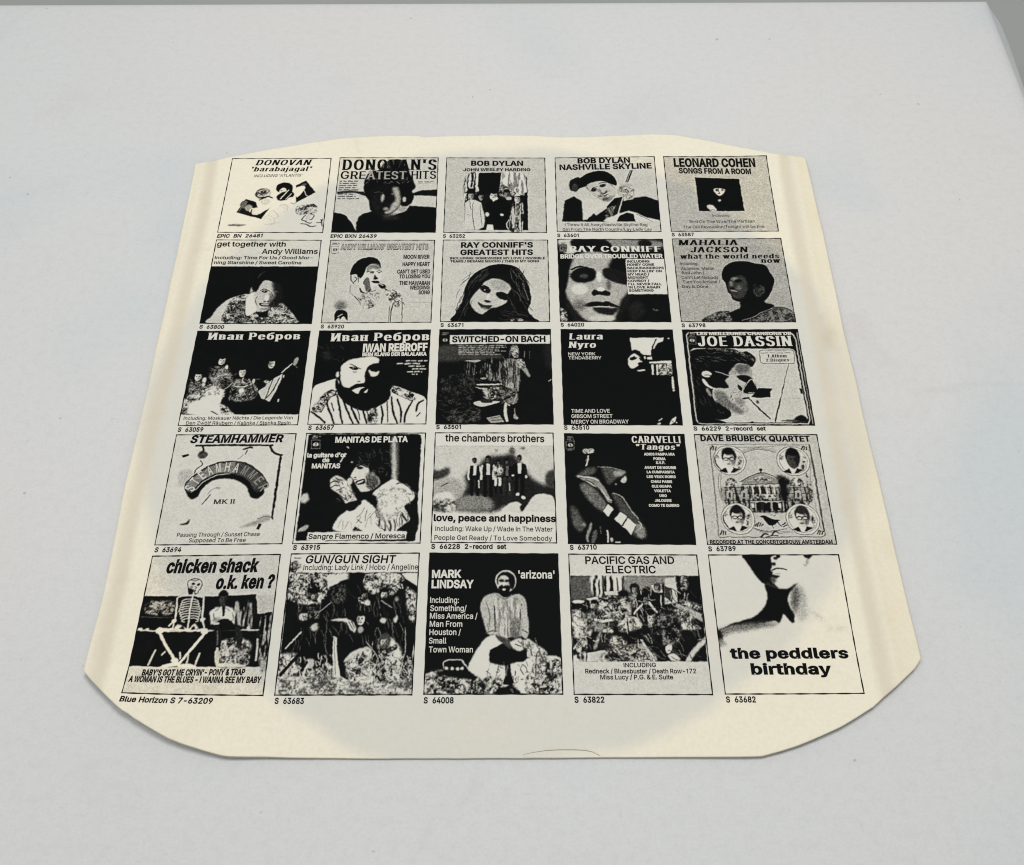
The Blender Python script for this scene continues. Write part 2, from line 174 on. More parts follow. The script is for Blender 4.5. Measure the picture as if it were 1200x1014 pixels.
GLYPHS = {"\"":[128,[31,127,52,128,54,204,28,203],[77,127,97,127,100,204,74,203]],"&":[179,[78,-3,108,2,131,17,146,0,175,0,146,35,159,58,163,90,140,90,138,74,131,54,88,106,109,123,122,137,128,152,130,162,124,183,115,193,96,204,80,206,54,200,36,182,32,171,31,148,40,128,54,110,24,84,15,66,14,55,16,37,22,25,31,13,44,5,59,-1],[77,18,64,20,50,28,42,37,39,52,44,70,69,92,116,35,100,24],[73,124,58,145,56,166,61,176,68,182,79,184,90,183,98,178,103,171,104,155,95,141]],"'":[82,[31,127,52,128,54,204,28,203]],",":[75,[15,-48,34,-48,55,28,27,28]],"-":[181,[46,75,135,75,135,98,46,98]],".":[75,[37,-2,51,4,56,16,52,29,38,35,26,30,20,17,25,4]],"/":[100,[6,-30,28,-30,94,213,71,212]],"0":[181,[90,-3,113,1,129,10,144,25,154,46,160,71,162,98,160,135,154,158,144,178,127,195,111,203,91,206,69,203,52,194,38,179,28,158,21,133,19,102,22,66,28,45,38,25,54,8,70,0],[90,20,77,22,67,28,56,42,45,78,44,105,49,145,56,163,65,174,77,182,92,184,104,182,114,175,125,162,132,146,136,126,138,99,132,58,125,41,116,29,106,23]],"1":[150,[72,0,98,0,98,204,78,204,36,170,36,144,72,172]],"2":[181,[26,0,156,0,156,23,61,23,122,89,148,127,152,149,150,164,142,181,122,199,98,206,72,204,48,192,34,177,28,162,26,145,51,145,52,157,61,173,69,179,88,184,100,183,116,175,126,160,128,147,124,130,112,112,26,19]],"3":[181,[86,-3,107,-1,124,5,138,14,148,26,155,41,157,58,155,74,148,89,139,100,123,110,105,116,88,116,149,184,149,204,28,203,28,181,115,181,63,120,63,99,97,98,120,87,127,77,132,58,130,47,125,36,109,24,98,21,76,21,64,24,52,34,46,43,44,53,18,53,22,35,28,23,39,12,53,4]],"4":[181,[113,0,137,0,137,42,165,42,165,65,137,65,137,127,113,127,113,65,44,65,124,203,99,204,16,63,16,42,113,42]],"5":[181,[88,-3,107,0,123,6,138,17,148,30,154,47,155,79,152,93,139,113,117,128,105,132,82,133,71,130,54,121,60,180,146,181,146,204,38,203,27,101,51,98,58,103,77,110,99,109,119,97,130,77,130,54,125,41,111,26,100,21,82,20,68,25,55,35,49,52,24,52,26,37,33,24,44,12,71,-1]],"6":[181,[90,-3,108,-1,124,6,144,24,154,45,156,61,154,80,148,96,138,109,127,118,111,124,86,125,70,119,129,204,101,203,41,115,27,80,28,46,34,29,44,16,58,5,73,-1],[89,20,71,24,61,32,52,50,50,65,55,85,61,94,79,105,92,106,110,101,120,93,130,75,131,62,130,50,120,32,102,21]],"7":[181,[39,0,66,0,156,179,156,204,25,203,25,181,129,181]],"8":[181,[90,-3,110,-1,127,4,140,13,155,31,160,53,159,67,148,88,131,102,120,106,133,112,146,127,150,137,153,152,151,167,144,180,135,191,123,199,108,204,91,206,73,204,58,199,46,191,35,178,30,167,28,154,30,137,37,123,48,112,61,106,42,98,32,88,23,70,21,55,24,37,30,25,40,13,64,1],[88,20,67,24,53,35,47,46,48,66,55,79,68,89,81,93,102,93,114,89,129,75,134,65,134,46,127,35,114,24],[90,116,78,118,64,125,55,140,53,152,57,166,63,175,74,181,91,184,105,182,117,175,125,165,128,150,123,133,117,125,101,117]],"9":[181,[52,0,80,0,140,89,154,124,154,156,147,174,137,188,124,198,109,204,91,206,77,205,57,198,38,180,28,159,26,142,27,123,33,107,43,94,55,86,71,80,95,78,111,85],[89,98,70,102,61,110,52,126,50,141,52,154,61,171,79,183,92,184,110,179,120,172,129,154,131,139,126,118,119,108,102,99]],":":[75,[37,-2,51,4,56,16,52,29,38,35,26,30,20,17,25,4],[38,108,51,113,56,126,52,139,39,145,26,140,20,127,25,114]],"?":[143,[65,-2,78,3,84,16,79,29,66,34,53,30,47,17,52,4],[53,61,78,61,78,74,83,88,114,114,123,125,128,137,130,154,123,180,112,192,88,204,70,206,42,200,30,192,20,182,13,167,11,151,37,151,39,163,48,177,62,184,73,184,88,181,95,176,103,163,103,143,99,134,91,125,67,108,56,92]],"A":[192,[7,0,34,0,54,57,138,57,158,0,185,0,110,204,80,203],[62,80,95,182,130,80]],"B":[182,[24,0,121,2,139,8,151,16,160,27,166,40,167,54,162,80,146,98,126,105,150,121,158,136,159,149,158,164,152,177,143,188,132,196,116,202,97,204,24,203],[50,23,50,92,112,91,123,86,137,74,142,55,140,42,132,32,118,25,98,23],[50,114,50,181,113,178,125,172,132,162,134,149,133,139,129,130,116,119,97,114]],"C":[204,[106,-3,136,2,161,15,179,36,189,64,163,64,156,46,144,33,127,24,110,21,89,24,74,30,60,43,50,57,43,80,42,104,44,126,51,147,60,161,73,173,89,180,104,182,126,180,150,165,159,151,163,139,189,139,179,168,161,188,136,202,108,206,77,201,60,194,41,177,28,157,20,134,16,102,20,67,28,46,42,26,63,9,82,0]],"D":[201,[24,0,89,0,116,3,142,13,160,28,173,47,182,73,185,102,182,131,172,158,160,176,141,192,118,200,93,203,24,203],[50,23,50,181,109,178,128,171,144,156,152,144,158,125,160,102,158,79,152,59,142,44,131,35,109,25]],"E":[167,[24,0,150,0,150,23,50,23,50,92,142,92,142,114,50,114,50,181,149,181,149,204,24,203]],"F":[164,[24,0,50,0,50,88,138,89,138,111,50,111,50,181,148,181,148,204,24,203]],"G":[208,[107,-3,135,2,151,8,168,20,180,36,188,56,191,102,113,102,113,80,166,79,164,65,158,49,150,37,137,28,109,21,89,24,73,31,60,42,50,58,44,78,42,99,43,124,50,146,60,161,73,172,89,180,103,182,126,180,142,171,150,164,163,140,190,140,180,167,162,188,136,202,105,206,81,203,63,195,41,178,28,157,19,132,16,102,19,72,28,46,41,26,60,10,82,0]],"H":[207,[24,0,50,0,50,93,157,93,157,0,183,0,183,204,157,203,157,116,50,116,50,203,24,203]],"I":[70,[22,0,48,0,48,204,22,204]],"J":[159,[73,-3,98,1,116,12,130,33,134,57,134,204,109,203,109,58,106,42,100,30,88,22,75,20,60,22,48,30,42,42,39,69,13,69,18,32,30,14,49,1]],"K":[187,[24,0,50,0,50,67,79,98,149,0,179,0,97,115,179,204,145,204,50,97,50,203,24,203]],"L":[157,[24,0,144,0,144,23,50,23,50,204,24,203]],"M":[251,[24,0,49,0,48,174,114,0,137,0,203,175,202,0,227,0,227,204,190,203,140,73,126,29,111,75,61,203,24,203]],"N":[209,[24,0,50,0,48,172,154,1,185,0,185,204,160,203,161,32,140,68,55,203,24,203]],"O":[213,[106,-3,133,1,153,10,172,25,186,46,192,66,197,101,194,132,186,157,172,178,152,194,132,203,107,206,81,203,60,194,42,178,28,158,20,136,16,102,20,69,28,46,42,25,60,10,82,0],[105,21,89,24,74,30,60,42,50,58,44,78,42,104,44,127,50,146,60,161,74,173,89,180,108,182,124,180,139,174,154,161,164,146,170,126,172,100,170,78,164,58,154,42,140,30,130,26]],"P":[178,[24,0,50,0,50,74,116,76,133,83,146,93,156,106,162,122,164,140,162,157,156,172,146,185,133,195,115,202,95,204,24,203],[50,97,50,181,107,180,127,169,137,150,138,137,133,117,127,108,107,98]],"Q":[213,[160,-19,187,-19,161,16,172,25,186,46,194,71,197,101,194,131,186,157,172,178,152,194,132,203,107,206,81,203,60,194,42,178,28,158,20,136,16,102,19,72,28,46,42,25,60,10,82,0,106,-3,131,0,142,5],[105,21,89,24,74,30,60,42,50,58,44,78,42,104,44,127,50,146,60,161,74,173,89,180,108,182,124,180,139,174,154,161,164,146,170,126,172,100,170,78,164,58,146,36,125,64,98,64,127,25]],"R":[180,[24,0,50,0,50,79,98,80,141,1,171,0,125,84,146,96,156,108,162,124,164,140,162,158,156,173,146,186,134,195,116,202,95,204,24,203],[50,102,50,181,107,180,119,176,128,169,137,152,138,139,134,121,127,112,107,103]],"S":[179,[88,-4,112,-2,129,4,143,13,156,27,161,40,163,54,158,78,144,95,123,106,68,123,53,132,48,141,46,151,52,167,66,179,78,182,106,182,121,175,131,165,135,151,160,151,155,171,140,191,115,203,92,206,72,204,55,199,41,191,30,179,23,165,21,150,24,131,35,116,51,104,109,86,127,77,137,64,138,55,135,43,125,30,114,24,101,20,78,20,57,28,50,35,42,55,15,55,18,39,25,24,37,12,53,3]],"T":[179,[77,0,103,0,103,181,167,181,167,204,13,203,13,181,77,181]],"U":[207,[102,-3,126,-1,146,7,161,17,169,27,180,49,183,67,183,204,157,203,157,70,151,46,143,35,132,27,106,21,88,22,75,27,64,35,56,46,50,70,50,203,24,203,24,69,27,49,37,28,46,17,60,7,81,-1]],"V":[192,[82,0,111,0,185,204,158,203,96,22,34,202,6,203]],"W":[274,[62,0,92,0,137,174,182,0,212,0,268,203,241,203,197,26,152,203,123,204,77,25,33,203,7,204]],"X":[190,[7,0,37,0,95,87,153,0,182,0,110,105,178,204,149,204,95,121,42,204,12,203,80,104]],"Y":[189,[82,0,107,0,107,83,182,204,152,203,95,105,37,203,6,203,82,83]],"Z":[175,[17,0,160,0,160,23,46,22,159,185,159,204,16,203,16,181,129,181,17,19]],"a":[156,[64,-4,77,-2,94,4,109,21,111,0,135,0,133,116,122,138,113,145,96,152,66,153,43,146,27,133,16,117,40,110,53,125,76,132,96,129,107,117,110,102,106,94,40,81,24,72,14,55,14,30,20,17,38,2],[66,18,52,21,41,29,37,43,41,56,54,64,98,71,110,76,109,47,104,35,90,23]],"b":[170,[90,-3,109,-1,125,6,138,18,148,34,154,54,156,78,154,98,148,117,138,133,125,144,109,152,93,154,68,149,46,128,46,203,21,204,21,0,45,0,45,23,47,24,55,13,68,2],[87,19,75,20,65,26,56,35,47,57,45,76,49,103,56,116,65,125,75,130,88,132,107,127,120,116,130,93,131,74,126,47,120,35,112,26,101,20]],"c":[158,[82,-3,105,0,123,9,136,22,145,41,122,47,116,35,108,26,97,20,84,18,69,20,58,26,49,36,40,60,40,88,46,108,58,124,69,130,90,132,108,124,116,116,121,105,144,111,136,129,123,142,104,151,85,154,63,151,46,144,33,132,22,116,16,97,14,77,16,53,22,34,33,18,47,6,63,-1]],"d":[170,[77,-3,101,2,115,13,123,24,125,23,125,0,149,0,149,204,124,203,124,128,101,149,77,154,60,152,45,144,32,132,22,117,16,98,14,78,16,53,22,34,32,18,44,6,61,-1],[81,19,61,25,50,35,40,57,38,77,43,103,49,116,58,125,68,130,82,132,95,130,105,125,114,116,124,92,125,75,120,47,114,35,105,26,95,20]],"e":[162,[84,-3,100,-2,124,8,137,19,146,36,122,42,114,29,101,21,87,18,72,20,60,25,48,36,40,55,39,68,148,68,148,78,143,113,128,136,106,150,81,154,63,151,46,144,32,131,22,116,16,97,14,73,16,53,22,34,32,19,48,6,64,-1],[39,88,44,108,50,117,60,126,81,132,95,130,105,125,113,118,119,107,123,89]],"f":[101,[32,0,57,0,57,131,91,131,91,152,57,152,58,176,62,184,68,188,91,188,97,208,94,210,65,211,47,203,38,194,34,185,32,152,2,152,3,131,32,131]],"g":[170,[81,-60,102,-58,129,-47,140,-36,147,-22,149,-4,149,152,125,152,125,127,101,149,80,154,61,152,45,144,32,133,22,117,18,104,14,79,16,54,24,33,32,22,45,11,61,4,91,3,108,11,125,27,125,-3,122,-19,113,-30,100,-37,71,-38,55,-32,41,-16,20,-28,31,-42,42,-51,62,-58],[80,24,59,30,49,39,40,61,38,78,43,105,50,116,58,125,69,130,82,132,95,130,105,125,114,117,124,93,125,76,124,60,114,38,105,30,96,26]],"h":[164,[21,0,46,0,46,92,50,113,64,127,84,132,98,129,109,122,116,110,118,94,118,0,143,0,143,98,136,128,129,139,118,147,105,152,90,154,75,152,61,145,50,134,46,125,45,204,21,203]],"i":[67,[21,0,46,0,45,152,21,152],[32,177,45,182,50,193,46,205,34,210,22,205,16,194,21,182]],"j":[67,[-4,-57,15,-56,26,-52,36,-43,44,-26,45,152,21,152,21,-13,16,-29,10,-33,-4,-35],[32,177,45,182,50,192,46,204,34,210,22,205,16,194,21,182]],"k":[152,[21,0,46,0,46,56,61,71,118,0,149,0,80,87,144,152,114,152,48,85,46,85,45,204,21,203]],"l":[76,[55,-1,72,2,68,22,52,22,46,31,46,203,21,204,21,33,23,19,30,8,40,1]],"m":[244,[21,0,46,0,47,107,56,123,66,129,79,132,98,126,108,115,110,104,110,0,134,0,135,108,138,116,147,126,167,132,179,130,189,125,196,115,198,0,223,0,223,103,221,118,216,132,198,149,186,153,166,154,142,144,134,137,127,123,124,133,114,145,103,152,87,154,69,150,60,146,53,138,45,124,45,152,21,152]],"n":[164,[21,0,46,0,46,92,50,113,64,127,84,132,98,129,109,122,116,110,118,94,118,0,143,0,141,114,136,129,128,139,118,147,92,154,75,152,61,145,49,133,45,123,45,152,21,152]],"o":[166,[82,-3,103,-1,119,6,134,19,144,34,148,47,152,75,150,97,144,116,134,132,116,146,103,151,84,154,63,151,46,144,33,132,22,116,16,97,14,77,16,53,22,34,33,18,47,6,63,-1],[83,18,66,22,49,36,40,60,38,76,43,102,50,115,67,129,83,132,99,129,108,124,117,115,124,99,128,74,123,47,117,35,108,26,97,20]],"p":[170,[21,-57,46,-57,46,24,69,2,93,-3,109,-1,125,6,138,18,148,33,154,54,156,78,154,98,148,117,138,133,125,144,109,152,79,153,61,144,45,128,45,152,21,152],[87,19,75,20,65,26,56,35,47,57,45,76,49,103,56,116,65,125,75,130,88,132,107,127,120,116,130,93,131,74,126,47,120,35,112,26,101,20]],"q":[170,[124,-57,149,-57,149,152,125,152,125,128,101,149,80,154,60,152,45,144,33,134,22,117,15,91,16,53,22,34,32,18,44,6,61,-1,80,-3,99,1,109,6,124,23],[81,19,61,25,50,35,40,57,38,77,43,103,49,116,58,125,68,130,82,132,95,130,105,125,114,116,124,92,125,75,120,47,114,35,105,26,95,20]],"r":[104,[21,0,46,0,46,96,50,113,57,121,72,129,97,129,97,154,72,152,63,148,52,138,46,128,45,152,21,152]],"s":[146,[71,-3,90,-2,116,10,127,24,132,42,130,58,123,69,111,76,58,92,45,103,46,119,52,127,62,132,88,131,97,126,107,111,130,116,122,133,111,144,99,150,76,154,46,148,26,133,20,122,19,111,21,96,29,83,42,74,91,60,101,55,107,41,105,32,98,25,88,20,71,18,50,24,42,32,38,42,14,38,18,25,34,7,45,1]],"t":[91,[67,-2,85,1,81,22,60,21,54,25,51,31,50,131,81,131,82,152,51,152,50,188,26,188,26,152,3,152,2,131,26,131,26,36,28,21,38,8,50,1]],"u":[164,[71,-2,89,0,103,7,114,19,119,29,119,0,143,0,143,152,118,152,118,61,114,39,100,25,80,20,65,23,55,30,48,42,46,57,46,152,21,152,23,38,28,24,36,12,47,4]],"v":[156,[65,0,91,0,148,152,122,151,78,24,34,152,7,152]],"w":[227,[55,0,80,1,113,123,147,0,172,0,218,152,192,151,159,27,127,151,101,152,68,27,35,151,9,152]],"y":[156,[32,-58,56,-54,65,-48,77,-34,148,152,122,152,78,24,34,152,7,152,65,0,57,-23,51,-30,41,-36,24,-34,19,-55]],"z":[152,[17,0,136,0,135,22,50,23,133,132,133,152,19,152,19,129,101,128,17,19]],"ä":[156,[64,-4,77,-2,94,4,109,21,111,0,135,0,133,116,122,138,113,145,96,152,66,153,43,146,27,133,16,117,40,110,53,125,76,132,96,129,107,117,110,102,106,94,40,81,24,72,14,55,14,30,20,17,38,2],[66,18,52,21,41,29,37,43,41,56,54,64,98,71,110,76,109,47,104,35,90,23],[46,177,58,182,63,192,58,205,48,209,36,205,31,194,35,182],[103,177,116,182,120,192,116,205,106,209,93,205,88,194,93,182]],"ö":[166,[82,-3,103,-1,119,6,134,19,144,34,148,47,152,75,150,97,144,116,134,132,116,146,103,151,84,154,63,151,46,144,33,132,22,116,16,97,14,77,16,53,22,34,33,18,47,6,63,-1],[83,18,66,22,49,36,40,60,38,76,43,102,50,115,67,129,83,132,99,129,108,124,117,115,124,99,128,74,123,47,117,35,108,26,97,20],[53,177,66,182,70,192,66,205,55,209,43,205,38,194,42,182],[111,177,123,182,128,192,123,205,113,209,101,205,96,194,100,182]],"И":[209,[24,0,55,1,161,172,159,0,185,0,185,204,154,203,70,70,48,31,50,203,24,203]],"Р":[178,[24,0,50,0,50,74,116,76,133,83,146,93,156,106,162,122,164,140,162,157,156,172,146,185,133,195,115,202,95,204,24,203],[50,97,50,181,107,180,127,169,137,150,138,137,133,117,127,108,107,98]],"а":[156,[64,-4,77,-2,94,4,109,21,111,0,135,0,133,116,122,138,113,145,96,152,66,153,43,146,27,133,16,117,40,110,53,125,76,132,96,129,107,117,110,102,106,94,40,81,24,72,14,55,14,30,20,17,38,2],[66,18,52,21,41,29,37,43,41,56,54,64,98,71,110,76,109,47,104,35,90,23]],"б":[165,[82,-3,102,-1,118,6,132,19,142,33,149,52,151,72,149,92,144,106,134,124,121,136,107,143,90,145,66,140,46,125,34,106,37,127,43,143,51,154,61,160,110,169,129,177,136,185,139,204,118,204,116,195,109,190,77,185,51,177,32,161,20,136,14,102,14,72,16,51,23,33,34,18,47,6,64,-1],[83,18,64,22,50,33,40,56,38,71,43,96,51,109,70,122,86,124,106,118,116,110,125,87,126,70,122,43,115,33,97,20]],"в":[157,[21,0,107,1,120,5,137,20,143,40,138,60,125,74,108,80,129,90,136,99,137,112,134,127,122,141,106,149,84,152,21,152],[44,22,44,68,102,66,111,61,116,53,116,34,111,28,103,24],[44,88,44,130,96,128,105,124,111,117,111,101,105,94,98,90]],"е":[162,[84,-3,100,-2,124,8,137,19,146,36,122,42,114,29,101,21,87,18,72,20,60,25,48,36,40,55,39,68,148,68,148,78,143,113,128,136,106,150,81,154,63,151,46,144,32,131,22,116,16,97,14,73,16,53,22,34,32,19,48,6,64,-1],[39,88,44,108,50,117,60,126,81,132,95,130,105,125,113,118,119,107,123,89]],"н":[163,[21,0,46,0,46,67,118,67,118,0,142,0,142,152,118,152,118,89,46,89,46,152,21,152]],"о":[166,[82,-3,103,-1,119,6,134,19,144,34,148,47,152,75,150,97,144,116,134,132,116,146,103,151,84,154,63,151,46,144,33,132,22,116,16,97,14,77,16,53,22,34,33,18,47,6,63,-1],[83,18,66,22,49,36,40,60,38,76,43,102,50,115,67,129,83,132,99,129,108,124,117,115,124,99,128,74,123,47,117,35,108,26,97,20]],"р":[170,[21,-57,46,-57,46,24,69,2,93,-3,109,-1,125,6,138,18,148,33,154,54,156,78,154,98,148,117,138,133,125,144,109,152,79,153,61,144,45,128,45,152,21,152],[87,19,75,20,65,26,56,35,47,57,45,76,49,103,56,116,65,125,75,130,88,132,107,127,120,116,130,93,131,74,126,47,120,35,112,26,101,20]]," ":[75]}
